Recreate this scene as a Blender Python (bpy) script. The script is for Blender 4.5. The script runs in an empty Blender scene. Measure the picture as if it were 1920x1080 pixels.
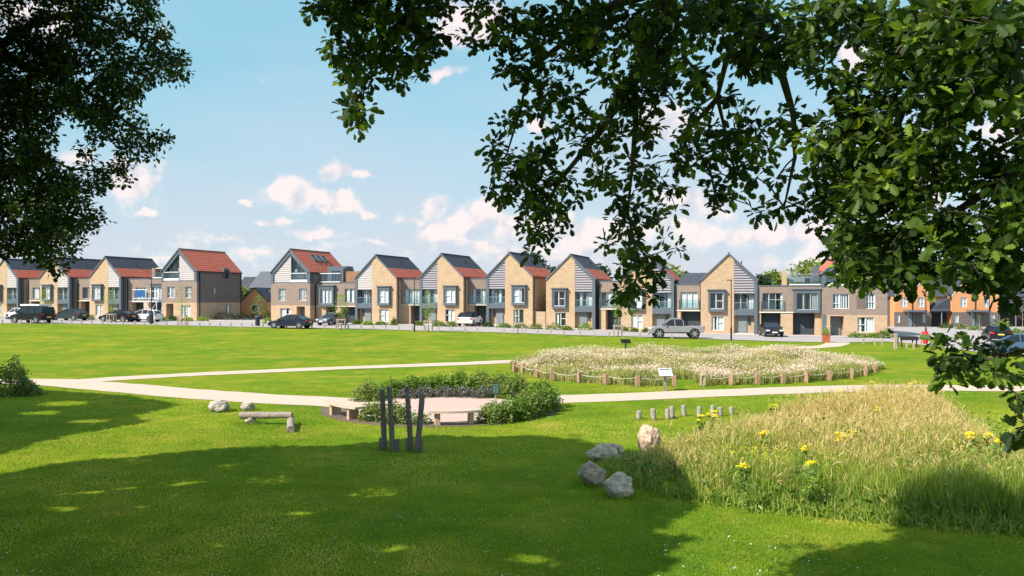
import bpy, math, random
import numpy as np
from mathutils import Vector, Matrix

R = math.radians
rng = np.random.default_rng(7)
random.seed(7)
S = bpy.context.scene
C = S.collection

# ------------------------------------------------------------------ camera, sky, sun, exposure
F = 1500.0          # focal length in photo pixels (1920 wide)
CH = 4.0            # camera height
HZ = 560.0          # horizon row
cam_d = bpy.data.cameras.new('camera')
cam = bpy.data.objects.new('camera', cam_d)
C.objects.link(cam)
cam.location = (0, 0, CH)
cam.rotation_euler = (R(90), 0, 0)
cam_d.sensor_width = 36
cam_d.lens = 36 * F / 1920
cam_d.shift_y = (HZ - 540) / 1920
cam_d.clip_start = 0.1
cam_d.clip_end = 3000
S.camera = cam

SUN_AZ, SUN_EL = 58.0, 42.0          # direction the light travels (from +Y towards +X), elevation
w = bpy.data.worlds.new("World")
S.world = w
w.use_nodes = True
wn, wl = w.node_tree.nodes, w.node_tree.links
wn.clear()


def wnode(t, **k):
    n = wn.new(t)
    for a, b in k.items():
        if a.startswith('i_'):
            n.inputs[int(a[2:])].default_value = b
        else:
            setattr(n, a, b)
    return n


sky = wnode('ShaderNodeTexSky', sky_type='NISHITA', sun_disc=False, sun_elevation=R(SUN_EL), sun_rotation=R(SUN_AZ + 180),
            air_density=1.0, dust_density=0.6, ozone_density=1.0, altitude=50)
geo = wnode('ShaderNodeTexCoord')
sep = wnode('ShaderNodeSeparateXYZ')
wl.new(geo.outputs['Generated'], sep.inputs[0])


def wmath(op, a, b=None, clamp=False):
    n = wnode('ShaderNodeMath', operation=op, use_clamp=clamp)
    for i, v in enumerate((a, b)):
        if v is None:
            continue
        if isinstance(v, (int, float)):
            n.inputs[i].default_value = v
        else:
            wl.new(v, n.inputs[i])
    return n.outputs[0]


# clouds by direction: azimuth tangent and elevation tangent
hyp = wmath('MAXIMUM', wmath('ABSOLUTE', sep.outputs[1]), 0.05)
uu = wmath('DIVIDE', sep.outputs[0], hyp)
ee = wmath('DIVIDE', sep.outputs[2], hyp)
comb = wnode('ShaderNodeCombineXYZ')
wl.new(uu, comb.inputs[0]); wl.new(ee, comb.inputs[1]); wl.new(wmath('MULTIPLY', wmath('SIGN', sep.outputs[1]), 3.0), comb.inputs[2])
nz = wnode('ShaderNodeTexNoise', i_2=9.0, i_3=6.0, i_4=0.6)
wl.new(comb.outputs[0], nz.inputs['Vector'])
warp = wnode('ShaderNodeVectorMath', operation='SCALE')
sub = wnode('ShaderNodeVectorMath', operation='SUBTRACT')
sub.inputs[1].default_value = (0.5, 0.5, 0.5)
wl.new(nz.outputs['Color'], sub.inputs[0]); wl.new(sub.outputs[0], warp.inputs[0]); warp.inputs['Scale'].default_value = 0.085
addv = wnode('ShaderNodeVectorMath', operation='ADD')
wl.new(comb.outputs[0], addv.inputs[0]); wl.new(warp.outputs[0], addv.inputs[1])
flat = wnode('ShaderNodeVectorMath', operation='MULTIPLY'); flat.inputs[1].default_value = (1, 1, 0)
wl.new(addv.outputs[0], flat.inputs[0])
# cumulus puffs: centre and radii in photo pixels, strength
CL = [(556, 366, 62, 30, 1.0), (630, 378, 50, 24, .9), (690, 392, 22, 12, .8), (632, 318, 28, 22, .95), (672, 328, 34, 12, .8),
      (520, 415, 45, 11, .75), (590, 440, 55, 12, .75), (815, 388, 34, 22, .85), (850, 428, 95, 26, .95), (915, 400, 40, 30, .85),
      (715, 452, 38, 12, .8), (1010, 430, 110, 34, .8), (275, 408, 32, 10, .85), (270, 340, 60, 40, .6), (462, 375, 14, 9, .7),
      (1020, 250, 36, 22, .7), (1310, 385, 90, 34, .85), (1480, 440, 190, 40, .8), (1300, 445, 160, 32, .75), (880, 40, 75, 46, .9),
      (830, 135, 32, 16, .7), (1640, 100, 60, 60, .8), (60, 30, 110, 50, .7), (300, 60, 26, 40, .3), (1250, 240, 110, 60, .6), (1700, 350, 120, 120, .6),
      (1900, 250, 80, 100, .7), (420, 455, 60, 10, .5), (400, 150, 12, 10, .22), (485, 152, 34, 7, .22), (560, 350, 40, 30, .8), (780, 400, 40, 20, .6), (900, 460, 140, 20, .55), (1130, 450, 100, 40, .75), (240, 350, 90, 50, .6), (150, 300, 60, 30, .6)]
acc = None
for cx, cy, rx, ry, st in CL:
    a = wnode('ShaderNodeVectorMath', operation='SUBTRACT'); a.inputs[1].default_value = ((cx - 960) / F, (HZ - cy) / F, 0)
    b = wnode('ShaderNodeVectorMath', operation='MULTIPLY'); b.inputs[1].default_value = (F / rx / 1.45, F / ry / 1.45, 0)
    l = wnode('ShaderNodeVectorMath', operation='LENGTH')
    wl.new(flat.outputs[0], a.inputs[0]); wl.new(a.outputs[0], b.inputs[0]); wl.new(b.outputs[0], l.inputs[0])
    v = wmath('SUBTRACT', 1.0, l.outputs['Value'], True)
    v = wmath('MULTIPLY', v, st * 2.5)
    acc = v if acc is None else wmath('MAXIMUM', acc, v)
front = wmath('GREATER_THAN', sep.outputs[1], 0.05)
# a loose field of small low cumulus towards the horizon
mp6 = wnode('ShaderNodeMapping'); mp6.inputs['Scale'].default_value = (5.5, 15, 1); mp6.inputs['Location'].default_value = (3.3, 1.7, 0)
nz6 = wnode('ShaderNodeTexNoise', i_2=1.0, i_3=5.0, i_4=0.62); wl.new(comb.outputs[0], mp6.inputs[0]); wl.new(mp6.outputs[0], nz6.inputs['Vector'])
lo6 = wnode('ShaderNodeMapRange', interpolation_type='SMOOTHSTEP'); wl.new(ee, lo6.inputs[0]); lo6.inputs[1].default_value = .24; lo6.inputs[2].default_value = .07
acc = wmath('MAXIMUM', acc, wmath('MULTIPLY', wmath('MULTIPLY', wmath('SUBTRACT', nz6.outputs['Fac'], 0.465), 6.0), lo6.outputs[0]))
acc = wmath('MULTIPLY', acc, front)
nz2 = wnode('ShaderNodeTexNoise', i_2=22.0, i_3=5.0, i_4=0.6)
wl.new(comb.outputs[0], nz2.inputs['Vector'])
nz5 = wnode('ShaderNodeTexNoise', i_2=60.0, i_3=4.0, i_4=0.6)
wl.new(comb.outputs[0], nz5.inputs['Vector'])
acc = wmath('ADD', acc, wmath('MULTIPLY', wmath('SUBTRACT', nz2.outputs['Fac'], 0.5), 1.5))
acc = wmath('ADD', acc, wmath('MULTIPLY', wmath('SUBTRACT', nz5.outputs['Fac'], 0.5), 0.6))
mr = wnode('ShaderNodeMapRange', interpolation_type='SMOOTHSTEP')
wl.new(acc, mr.inputs[0]); mr.inputs[1].default_value = 0.22; mr.inputs[2].default_value = 1.25; mr.inputs[4].default_value = 0.92
# thin veil, thicker near the horizon
nz3 = wnode('ShaderNodeTexNoise', i_2=3.0, i_3=6.0, i_4=0.6)
mp = wnode('ShaderNodeMapping'); mp.inputs['Scale'].default_value = (1, 3.5, 1)
wl.new(comb.outputs[0], mp.inputs[0]); wl.new(mp.outputs[0], nz3.inputs['Vector'])
low = wnode('ShaderNodeMapRange'); wl.new(ee, low.inputs[0])
low.inputs[1].default_value = 0.30; low.inputs[2].default_value = 0.02; low.inputs[3].default_value = 0.0; low.inputs[4].default_value = 1.0
veil = wmath('MULTIPLY', wmath('ADD', wmath('MULTIPLY', low.outputs[0], 1.35), wmath('MULTIPLY', wmath('SUBTRACT', nz3.outputs['Fac'], 0.45), 1.4)), 0.62, True)
# unseen bright cloud added overhead and behind the viewer, to fill the shade
hi = wnode('ShaderNodeMapRange', interpolation_type='SMOOTHSTEP'); wl.new(wmath('ADD', sep.outputs[2], wmath('MULTIPLY', sep.outputs[1], -0.6)), hi.inputs[0])
hi.inputs[1].default_value = 0.15; hi.inputs[2].default_value = 0.5
nz4 = wnode('ShaderNodeTexNoise', i_2=3.0, i_3=4.0, i_4=0.55); wl.new(geo.outputs['Generated'], nz4.inputs['Vector'])
hc = wnode('ShaderNodeMapRange', interpolation_type='SMOOTHSTEP'); wl.new(nz4.outputs['Fac'], hc.inputs[0]); hc.inputs[1].default_value = 0.38; hc.inputs[2].default_value = 0.6
over = wmath('MULTIPLY', hi.outputs[0], hc.outputs[0])
fac = wmath('MAXIMUM', mr.outputs[0], veil, True)
sk = wnode('ShaderNodeMix', data_type='RGBA', blend_type='MULTIPLY'); sk.inputs[0].default_value = 1.0
wl.new(sky.outputs[0], sk.inputs[6]); sk.inputs[7].default_value = (0.96, 1.26, 1.12, 1)
sk0 = sk
sk = wnode('ShaderNodeMix', data_type='RGBA'); sk.inputs[0].default_value = .76; wl.new(sk0.outputs[2], sk.inputs[6]); sk.inputs[7].default_value = (2.4, 4.65, 5.8, 1)
cm = wnode('ShaderNodeMix', data_type='RGBA')
# puffs whiter, veil bluish
cc = wnode('ShaderNodeMix', data_type='RGBA')
off = wnode('ShaderNodeVectorMath', operation='ADD'); off.inputs[1].default_value = (-0.012, 0.016, 0); wl.new(comb.outputs[0], off.inputs[0])
nzb = wnode('ShaderNodeTexNoise', i_2=22.0, i_3=5.0, i_4=0.6); wl.new(off.outputs[0], nzb.inputs['Vector'])
relief = wmath('SUBTRACT', nz2.outputs['Fac'], nzb.outputs['Fac'])
tone = wnode('ShaderNodeMapRange', interpolation_type='SMOOTHSTEP'); wl.new(wmath('ADD', wmath('MULTIPLY', relief, 3.2), wmath('MULTIPLY', acc, 0.35)), tone.inputs[0])
tone.inputs[1].default_value = -0.25; tone.inputs[2].default_value = 0.75
wl.new(wmath('MULTIPLY', tone.outputs[0], mr.outputs[0], True), cc.inputs[0]); cc.inputs[6].default_value = (4.9, 5.0, 5.6, 1); cc.inputs[7].default_value = (7.4, 6.4, 6.2, 1)
wl.new(fac, cm.inputs[0]); wl.new(sk.outputs[2], cm.inputs[6]); wl.new(cc.outputs[2], cm.inputs[7])
cm2 = wnode('ShaderNodeMix', data_type='RGBA'); wl.new(over, cm2.inputs[0]); wl.new(cm.outputs[2], cm2.inputs[6]); cm2.inputs[7].default_value = (5.6, 7.4, 9.8, 1)
cm = cm2
bg = wnode('ShaderNodeBackground'); bg.inputs[1].default_value = 0.08
wl.new(cm.outputs[2], bg.inputs[0])
wo = wnode('ShaderNodeOutputWorld'); wl.new(bg.outputs[0], wo.inputs[0])
w.cycles.sampling_method = 'MANUAL'
w.cycles.sample_map_resolution = 512

sd = bpy.data.lights.new('sun', 'SUN')
sun = bpy.data.objects.new('sun', sd)
C.objects.link(sun)
sd.energy = 5.0
sd.angle = R(0.5)
sd.color = (1.0, 0.93, 0.82)
ld = Vector((math.sin(R(SUN_AZ)) * math.cos(R(SUN_EL)), math.cos(R(SUN_AZ)) * math.cos(R(SUN_EL)), -math.sin(R(SUN_EL))))
sun.rotation_euler = ld.to_track_quat('-Z', 'Y').to_euler()
S.view_settings.view_transform = 'Standard'
S.view_settings.look = 'None'
S.view_settings.exposure = 0.88
S.view_settings.gamma = 1
S.cycles.max_bounces = 6
S.cycles.transparent_max_bounces = 12
S.cycles.caustics_reflective = False
S.cycles.caustics_refractive = False

# ------------------------------------------------------------------ terrain and projection helpers
TX = [-400, -80, -59, -47, -30, -17.6, -2, 7, 15, 24, 54, 400]
TZ = [1.25, 1.2, 1.18, 1.08, .8, .72, .66, .36, .2, .06, -.1, -.1]


def smooth(t):
    t = np.clip(t, 0, 1)
    return t * t * (3 - 2 * t)


def gz(x, y):
    """terrain height"""
    x = np.asarray(x, float); y = np.asarray(y, float)
    a = sum(np.interp(x + d, TX, TZ) for d in (-3, -1.5, 0, 1.5, 3)) / 5
    return a * smooth((y - 45) / 42)


def gzf(x, y):
    return float(gz(x, y))


def G(px, py):
    """the ground point seen at a photo pixel"""
    y = 6.0
    while y < 400:
        x = (px - 960) / F * y
        if CH - (py - HZ) / F * y <= gzf(x, y):
            break
        y += 0.1 if y < 60 else 0.25
    return Vector(((px - 960) / F * y, y, gzf((px - 960) / F * y, y)))


def P(px, py, y):
    """the point seen at a photo pixel at distance y"""
    return Vector(((px - 960) / F * y, y, CH + (HZ - py) / F * y))


SX = [-200, 20, 198, 335, 543, 705, 825, 957, 1068, 1210, 1366, 1598, 1700]
SS = [11.4, 12.2, 12.85, 13.3, 13.9, 14.5, 14.8, 15.2, 15.6, 16.2, 16.9, 17.6, 17.9]


def street(px):
    """front line of the terrace under a photo column"""
    s = float(np.interp(px, SX, SS))
    return Vector(((px - 960) / s, F / s, 0))


# ------------------------------------------------------------------ materials
MATS = {}


def new_mat(name):
    m = bpy.data.materials.new(name)
    m.use_nodes = True
    n = m.node_tree.nodes
    n.clear()
    out = n.new('ShaderNodeOutputMaterial')
    b = n.new('ShaderNodeBsdfPrincipled')
    m.node_tree.links.new(b.outputs[0], out.inputs[0])
    MATS[name] = m
    return m, n, m.node_tree.links, b, out


def col(c):
    return (c[0], c[1], c[2], 1)


def plain(name, c, rough=0.7, metal=0.0, var=0.12, scale=3.0, bump=0.0, spec=0.3, c2=None):
    m, n, l, b, o = new_mat(name)
    tc = n.new('ShaderNodeTexCoord')
    t = n.new('ShaderNodeTexNoise'); t.inputs['Scale'].default_value = scale; t.inputs['Detail'].default_value = 6
    t.inputs['Roughness'].default_value = 0.65
    l.new(tc.outputs['Object'], t.inputs['Vector'])
    r = n.new('ShaderNodeValToRGB')
    r.color_ramp.elements[0].position = 0.3; r.color_ramp.elements[1].position = 0.7
    a = c2 if c2 else [v * (1 - var) for v in c]
    z = [min(1, v * (1 + var)) for v in c]
    r.color_ramp.elements[0].color = col(a); r.color_ramp.elements[1].color = col(z)
    l.new(t.outputs['Fac'], r.inputs[0]); l.new(r.outputs[0], b.inputs['Base Color'])
    b.inputs['Roughness'].default_value = rough; b.inputs['Metallic'].default_value = metal
    b.inputs['Specular IOR Level'].default_value = spec
    if bump:
        bp = n.new('ShaderNodeBump'); bp.inputs['Strength'].default_value = bump; bp.inputs['Distance'].default_value = 0.05
        l.new(t.outputs['Fac'], bp.inputs['Height']); l.new(bp.outputs[0], b.inputs['Normal'])
    return m


def brick(name, c1, c2, mortar, stain=0.25):
    m, n, l, b, o = new_mat(name)
    tc = n.new('ShaderNodeTexCoord')
    sp = n.new('ShaderNodeSeparateXYZ'); l.new(tc.outputs['Object'], sp.inputs[0])
    ad = n.new('ShaderNodeMath'); l.new(sp.outputs[0], ad.inputs[0]); l.new(sp.outputs[1], ad.inputs[1])
    cb = n.new('ShaderNodeCombineXYZ'); l.new(ad.outputs[0], cb.inputs[0]); l.new(sp.outputs[2], cb.inputs[1])
    t = n.new('ShaderNodeTexBrick'); l.new(cb.outputs[0], t.inputs['Vector'])
    t.inputs['Scale'].default_value = 1.0
    t.inputs['Brick Width'].default_value = 0.23; t.inputs['Row Height'].default_value = 0.078
    t.inputs['Mortar Size'].default_value = 0.006; t.inputs['Bias'].default_value = 0.0
    t.inputs['Color1'].default_value = col(c1); t.inputs['Color2'].default_value = col(c2); t.inputs['Mortar'].default_value = col(mortar)
    nz = n.new('ShaderNodeTexNoise'); nz.inputs['Scale'].default_value = 1.1; nz.inputs['Detail'].default_value = 8; nz.inputs['Roughness'].default_value = .7
    mp = n.new('ShaderNodeMapping'); mp.inputs['Scale'].default_value = (1, 1, 2.2)
    l.new(tc.outputs['Object'], mp.inputs[0]); l.new(mp.outputs[0], nz.inputs['Vector'])
    mr = n.new('ShaderNodeMapRange'); l.new(nz.outputs['Fac'], mr.inputs[0])
    mr.inputs[1].default_value = .3; mr.inputs[2].default_value = .75; mr.inputs[3].default_value = 1 - stain; mr.inputs[4].default_value = 1.08
    mx = n.new('ShaderNodeMix'); mx.data_type = 'RGBA'; mx.blend_type = 'MULTIPLY'; mx.inputs[0].default_value = 1
    l.new(t.outputs['Color'], mx.inputs[6]); l.new(mr.outputs[0], mx.inputs[7])
    l.new(mx.outputs[2], b.inputs['Base Color'])
    b.inputs['Roughness'].default_value = 0.9; b.inputs['Specular IOR Level'].default_value = 0.15
    return m


def tiles(name, c, line, pitch):
    """roof tiles: courses run level, so they follow local z"""
    m, n, l, b, o = new_mat(name)
    tc = n.new('ShaderNodeTexCoord')
    sp = n.new('ShaderNodeSeparateXYZ'); l.new(tc.outputs['Object'], sp.inputs[0])
    mu = n.new('ShaderNodeMath'); mu.operation = 'DIVIDE'; mu.inputs[1].default_value = pitch; l.new(sp.outputs[2], mu.inputs[0])
    fr = n.new('ShaderNodeMath'); fr.operation = 'FRACT'; l.new(mu.outputs[0], fr.inputs[0])
    r = n.new('ShaderNodeValToRGB'); l.new(fr.outputs[0], r.inputs[0])
    e = r.color_ramp.elements
    e[0].position = 0.0; e[0].color = col([v * .6 for v in c]); e[1].position = .16; e[1].color = col(c)
    x = e.new(.74); x.color = col(c); x = e.new(.84); x.color = col(line)
    nz = n.new('ShaderNodeTexNoise'); nz.inputs['Scale'].default_value = 2.5; nz.inputs['Detail'].default_value = 8
    l.new(tc.outputs['Object'], nz.inputs['Vector'])
    mr = n.new('ShaderNodeMapRange'); l.new(nz.outputs['Fac'], mr.inputs[0])
    mr.inputs[1].default_value = .3; mr.inputs[2].default_value = .7; mr.inputs[3].default_value = .82; mr.inputs[4].default_value = 1.12
    mx = n.new('ShaderNodeMix'); mx.data_type = 'RGBA'; mx.blend_type = 'MULTIPLY'; mx.inputs[0].default_value = 1
    l.new(r.outputs[0], mx.inputs[6]); l.new(mr.outputs[0], mx.inputs[7]); l.new(mx.outputs[2], b.inputs['Base Color'])
    b.inputs['Roughness'].default_value = .75; b.inputs['Specular IOR Level'].default_value = .25
    return m


def foliage(name, stops, trans=0.35, rough=0.55, spec=0.25):
    """leaf material: colour by a per-leaf random tone, some light passing through"""
    m, n, l, b, o = new_mat(name)
    at = n.new('ShaderNodeAttribute'); at.attribute_name = 'tone'
    r = n.new('ShaderNodeValToRGB'); l.new(at.outputs['Fac'], r.inputs[0])
    e = r.color_ramp.elements
    e[0].position = stops[0][0]; e[0].color = col(stops[0][1]); e[1].position = stops[-1][0]; e[1].color = col(stops[-1][1])
    for p, c in stops[1:-1]:
        x = e.new(p); x.color = col(c)
    l.new(r.outputs[0], b.inputs['Base Color'])
    b.inputs['Roughness'].default_value = rough; b.inputs['Specular IOR Level'].default_value = spec
    if trans:
        tr = n.new('ShaderNodeBsdfTranslucent')
        hs = n.new('ShaderNodeMix'); hs.data_type = 'RGBA'; hs.blend_type = 'MULTIPLY'; hs.inputs[0].default_value = 1
        l.new(r.outputs[0], hs.inputs[6]); hs.inputs[7].default_value = (1.6, 1.5, .5, 1)
        l.new(hs.outputs[2], tr.inputs[0])
        ms = n.new('ShaderNodeMixShader'); ms.inputs[0].default_value = trans
        l.new(b.outputs[0], ms.inputs[1]); l.new(tr.outputs[0], ms.inputs[2]); l.new(ms.outputs[0], o.inputs[0])
    return m


def glass(name, tint, refl):
    m, n, l, b, o = new_mat(name)
    n.remove(b)
    t = n.new('ShaderNodeBsdfTransparent'); t.inputs[0].default_value = col(tint)
    g = n.new('ShaderNodeBsdfGlossy'); g.inputs['Roughness'].default_value = .03; g.inputs[0].default_value = (.9, .95, 1, 1)
    fr = n.new('ShaderNodeFresnel'); fr.inputs[0].default_value = 1.5
    ad = n.new('ShaderNodeMath'); ad.inputs[1].default_value = refl; ad.use_clamp = True; l.new(fr.outputs[0], ad.inputs[0])
    ge = n.new('ShaderNodeNewGeometry'); iv = n.new('ShaderNodeMath'); iv.operation = 'SUBTRACT'; iv.inputs[0].default_value = 1; l.new(ge.outputs['Backfacing'], iv.inputs[1])
    mu = n.new('ShaderNodeMath'); mu.operation = 'MULTIPLY'; l.new(ad.outputs[0], mu.inputs[0]); l.new(iv.outputs[0], mu.inputs[1])
    ms = n.new('ShaderNodeMixShader'); l.new(mu.outputs[0], ms.inputs[0]); l.new(t.outputs[0], ms.inputs[1]); l.new(g.outputs[0], ms.inputs[2])
    l.new(ms.outputs[0], o.inputs[0])
    return m


brick('buff_brick', (.46, .315, .188), (.39, .265, .16), (.48, .39, .30))
brick('brown_brick', (.25, .19, .155), (.20, .15, .125), (.27, .22, .19), .15)
brick('dark_brick', (.16, .13, .115), (.12, .10, .09), (.17, .15, .14), .15)
brick('orange_brick', (.60, .27, .12), (.54, .235, .10), (.52, .33, .18), .12)
tiles('red_tile', (.41, .085, .045), (.50, .20, .14), .30)
tiles('slate_tile', (.045, .048, .062), (.075, .078, .095), .26)
plain('dark_metal', (.085, .105, .125), .45, 0, .08, 2, spec=.4)
plain('white_frame', (.62, .64, .64), .5)
plain('grey_frame', (.36, .40, .41), .5)
plain('slat_pale', (.42, .385, .375), .6)
plain('slat_mauve', (.30, .28, .31), .6)
plain('slat_gap', (.05, .05, .055), .8)
plain('garage_door', (.035, .045, .052), .5)
plain('front_door', (.16, .19, .20), .5)
plain('white_door', (.6, .6, .6), .5)
plain('cream_trim', (.62, .56, .46), .7)
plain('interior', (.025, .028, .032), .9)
plain('curtain', (.68, .68, .66), .9, var=.18, scale=9)
plain('curtain_green', (.26, .30, .28), .9, var=.3, scale=7)
plain('timber_clad', (.24, .13, .075), .8, var=.2)
plain('roof_lead', (.10, .105, .12), .6)
plain('stone_slab', (.5, .47, .42), .8)
glass('window_glass', (.93, .95, .95), .04)
glass('rail_glass', (.84, .92, .92), .05)
plain('black_metal', (.02, .02, .024), .5)
plain('galv_metal', (.35, .36, .37), .4, .6)
plain('post_wood', (.34, .27, .19), .85, var=.25, scale=9)
plain('bed_post_wood', (.33, .20, .125), .85, var=.3, scale=12, bump=.3)
plain('bench_wood', (.40, .29, .20), .85, var=.25, scale=10, bump=.4)
plain('bench_top_wood', (.44, .33, .26), .8, var=.18, scale=14, bump=.4)
plain('grey_wood', (.15, .125, .105), .9, var=.45, scale=14, bump=.6)
plain('silver_wood', (.25, .205, .17), .9, var=.35, scale=11, bump=.6)
plain('stump_wood', (.30, .26, .215), .9, var=.4, scale=18, bump=.6)
plain('bark', (.075, .06, .05), .95, var=.4, scale=16, bump=1.0)
plain('sapling_bark', (.23, .20, .16), .9, var=.3, scale=12)
plain('rope', (.50, .44, .35), .9)
plain('rock_pale', (.46, .40, .34), .9, var=.3, scale=7, bump=1.0, c2=(.12, .105, .095))
plain('rock_pink', (.50, .36, .255), .9, var=.3, scale=5, bump=1.0, c2=(.22, .15, .11))
plain('rock_grey', (.48, .39, .29), .9, var=.3, scale=7, bump=1.0, c2=(.19, .16, .125))
plain('rock_brown', (.33, .26, .18), .9, var=.4, scale=6, bump=1.0, c2=(.15, .12, .09))
plain('soil', (.12, .085, .06), .95, var=.4, scale=6)
plain('board_white', (.66, .66, .66), .5)
plain('board_black', (.02, .02, .02), .6)
plain('sign_green', (.01, .04, .028), .6)
plain('sign_text', (.22, .32, .27), .6)
plain('corten', (.30, .085, .035), .8, var=.3)
plain('red_fabric', (.62, .03, .03), .7)
plain('blue_panel', (.02, .085, .21), .6)
plain('tyre', (.018, .018, .018), .8)
plain('rim', (.45, .46, .47), .35, .7)
plain('car_glass', (.012, .016, .02), .08, spec=.35)
plain('lamp_red', (.45, .01, .012), .3)
plain('lamp_clear', (.7, .72, .75), .2)
plain('plate_white', (.75, .75, .75), .5)
plain('plate_yellow', (.75, .60, .08), .5)


def carpaint(name, c, metal=.3):
    dark = c[0] < .05
    m = plain(name, c, .3, metal, .03, 2, spec=.25 if dark else .5)
    m.node_tree.nodes['Principled BSDF'].inputs['Coat Weight'].default_value = .12 if dark else .35
    m.node_tree.nodes['Principled BSDF'].inputs['Coat Roughness'].default_value = .05


carpaint('paint_black', (.012, .013, .018)); carpaint('paint_navy', (.02, .024, .05)); carpaint('paint_green', (.03, .045, .045))
carpaint('paint_white', (.72, .70, .70), 0); carpaint('paint_silver', (.29, .27, .30), .25); carpaint('paint_grey', (.10, .11, .13)); carpaint('paint_blue', (.06, .11, .2))

foliage('oak_leaf', [(0, (.010, .024, .006)), (.5, (.022, .046, .009)), (.8, (.050, .090, .014)), (1, (.17, .26, .035))], .3, .5, .2)
foliage('oak_leaf_sunlit', [(0, (.012, .028, .007)), (.45, (.028, .056, .010)), (.78, (.065, .115, .016)), (1, (.20, .29, .035))], .36, .5, .2)  # same oak leaf, sunlight put into a lighter colour for the right oak
foliage('hedge_leaf', [(0, (.05, .11, .012)), (.6, (.11, .20, .022)), (1, (.22, .32, .05))], .3)
foliage('bright_leaf', [(0, (.13, .20, .02)), (.6, (.21, .31, .035)), (1, (.34, .42, .07))], .3)
foliage('dark_leaf', [(0, (.025, .05, .015)), (.6, (.05, .09, .022)), (1, (.10, .15, .035))], .25)
foliage('mixed_leaf', [(0, (.07, .13, .02)), (.6, (.15, .22, .04)), (1, (.28, .29, .11))], .3)
foliage('lavender_leaf', [(0, (.07, .08, .07)), (.6, (.12, .13, .10)), (1, (.20, .17, .20))], .2)
foliage('purple_leaf', [(0, (.05, .025, .03)), (1, (.12, .06, .07))], .2)
foliage('far_leaf', [(0, (.09, .13, .03)), (.6, (.17, .22, .05)), (1, (.27, .30, .08))], .25)
foliage('far_dark_leaf', [(0, (.015, .035, .018)), (.6, (.03, .06, .028)), (1, (.06, .10, .035))], .2)
foliage('lawn_blade', [(0, (.105, .20, .024)), (.5, (.215, .305, .028)), (.8, (.36, .40, .05)), (1, (.50, .42, .12))], .4, .6, .12)
foliage('meadow_blade', [(0, (.11, .19, .03)), (.4, (.25, .32, .05)), (.7, (.42, .42, .11)), (1, (.52, .44, .20))], .35, .7, .1)
foliage('seed_head', [(0, (.36, .30, .10)), (.5, (.46, .36, .15)), (1, (.56, .42, .24))], .3, .8, .1)
foliage('wild_stem', [(0, (.14, .20, .04)), (.5, (.30, .30, .10)), (1, (.48, .40, .20))], .3, .7, .1)
foliage('white_petal', [(0, (.40, .27, .18)), (.35, (.60, .46, .38)), (1, (.82, .71, .67))], .25, .7, .1)
foliage('yellow_petal', [(0, (.80, .64, .01)), (1, (.92, .82, .03))], .2, .7, .1)
foliage('clover_petal', [(0, (.55, .6, .5)), (1, (.8, .8, .75))], .2, .7, .1)
plain('weed_stem', (.12, .16, .04), .8)


def lawn_mat():
    m, n, l, b, o = new_mat('lawn_turf')
    tc = n.new('ShaderNodeTexCoord')

    def noise(s, d=5, sc=(1, 1, 1)):
        mp = n.new('ShaderNodeMapping'); mp.inputs['Scale'].default_value = sc
        t = n.new('ShaderNodeTexNoise'); t.inputs['Scale'].default_value = s; t.inputs['Detail'].default_value = d; t.inputs['Roughness'].default_value = .65
        l.new(tc.outputs['Object'], mp.inputs[0]); l.new(mp.outputs[0], t.inputs['Vector'])
        return t.outputs['Fac']

    def ramp(f, st):
        r = n.new('ShaderNodeValToRGB'); l.new(f, r.inputs[0]); e = r.color_ramp.elements
        e[0].position, e[0].color = st[0][0], col(st[0][1]); e[1].position, e[1].color = st[-1][0], col(st[-1][1])
        for p, c in st[1:-1]:
            x = e.new(p); x.color = col(c)
        return r.outputs[0]

    def mul(a, c):
        x = n.new('ShaderNodeMix'); x.data_type = 'RGBA'; x.blend_type = 'MULTIPLY'; x.inputs[0].default_value = 1
        l.new(a, x.inputs[6]); l.new(c, x.inputs[7]); return x.outputs[2]
    big = ramp(noise(.16, 7), [(.34, (.080, .160, .009)), (.52, (.122, .180, .009)), (.68, (.180, .202, .014))])
    mid = ramp(noise(1.6, 7), [(.3, (.82, .86, .8)), (.7, (1.18, 1.12, 1.1))])
    fin = ramp(noise(38, 3), [(.3, (.68, .70, .6)), (.7, (1.35, 1.3, 1.3))])
    dry = n.new('ShaderNodeMix'); dry.data_type = 'RGBA'; l.new(ramp(noise(.55, 8), [(.50, (0, 0, 0)), (.66, (.62, .62, .62))]), dry.inputs[0])
    l.new(mul(big, mid), dry.inputs[6]); dry.inputs[7].default_value = (.27, .225, .035, 1)
    mow = ramp(noise(.5, 3, (.12, 1.6, 1)), [(.35, (.90, .93, .9)), (.65, (1.07, 1.05, 1.0))])
    l.new(mul(mul(dry.outputs[2], mow), fin), b.inputs['Base Color'])
    b.inputs['Roughness'].default_value = .95; b.inputs['Specular IOR Level'].default_value = .05
    bp = n.new('ShaderNodeBump'); bp.inputs['Strength'].default_value = .7; bp.inputs['Distance'].default_value = .05
    l.new(noise(26, 5), bp.inputs['Height']); l.new(bp.outputs[0], b.inputs['Normal'])


lawn_mat()
plain('path_gravel', (.45, .34, .265), .95, var=.10, scale=7, bump=.3)
plain('plaza_gravel', (.42, .30, .25), .95, var=.10, scale=14, bump=.3)
plain('asphalt', (.30, .265, .26), .9, var=.10, scale=1.2)
plain('paving', (.40, .35, .33), .9, var=.12, scale=2.2)
plain('kerb_stone', (.48, .44, .40), .9)

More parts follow.
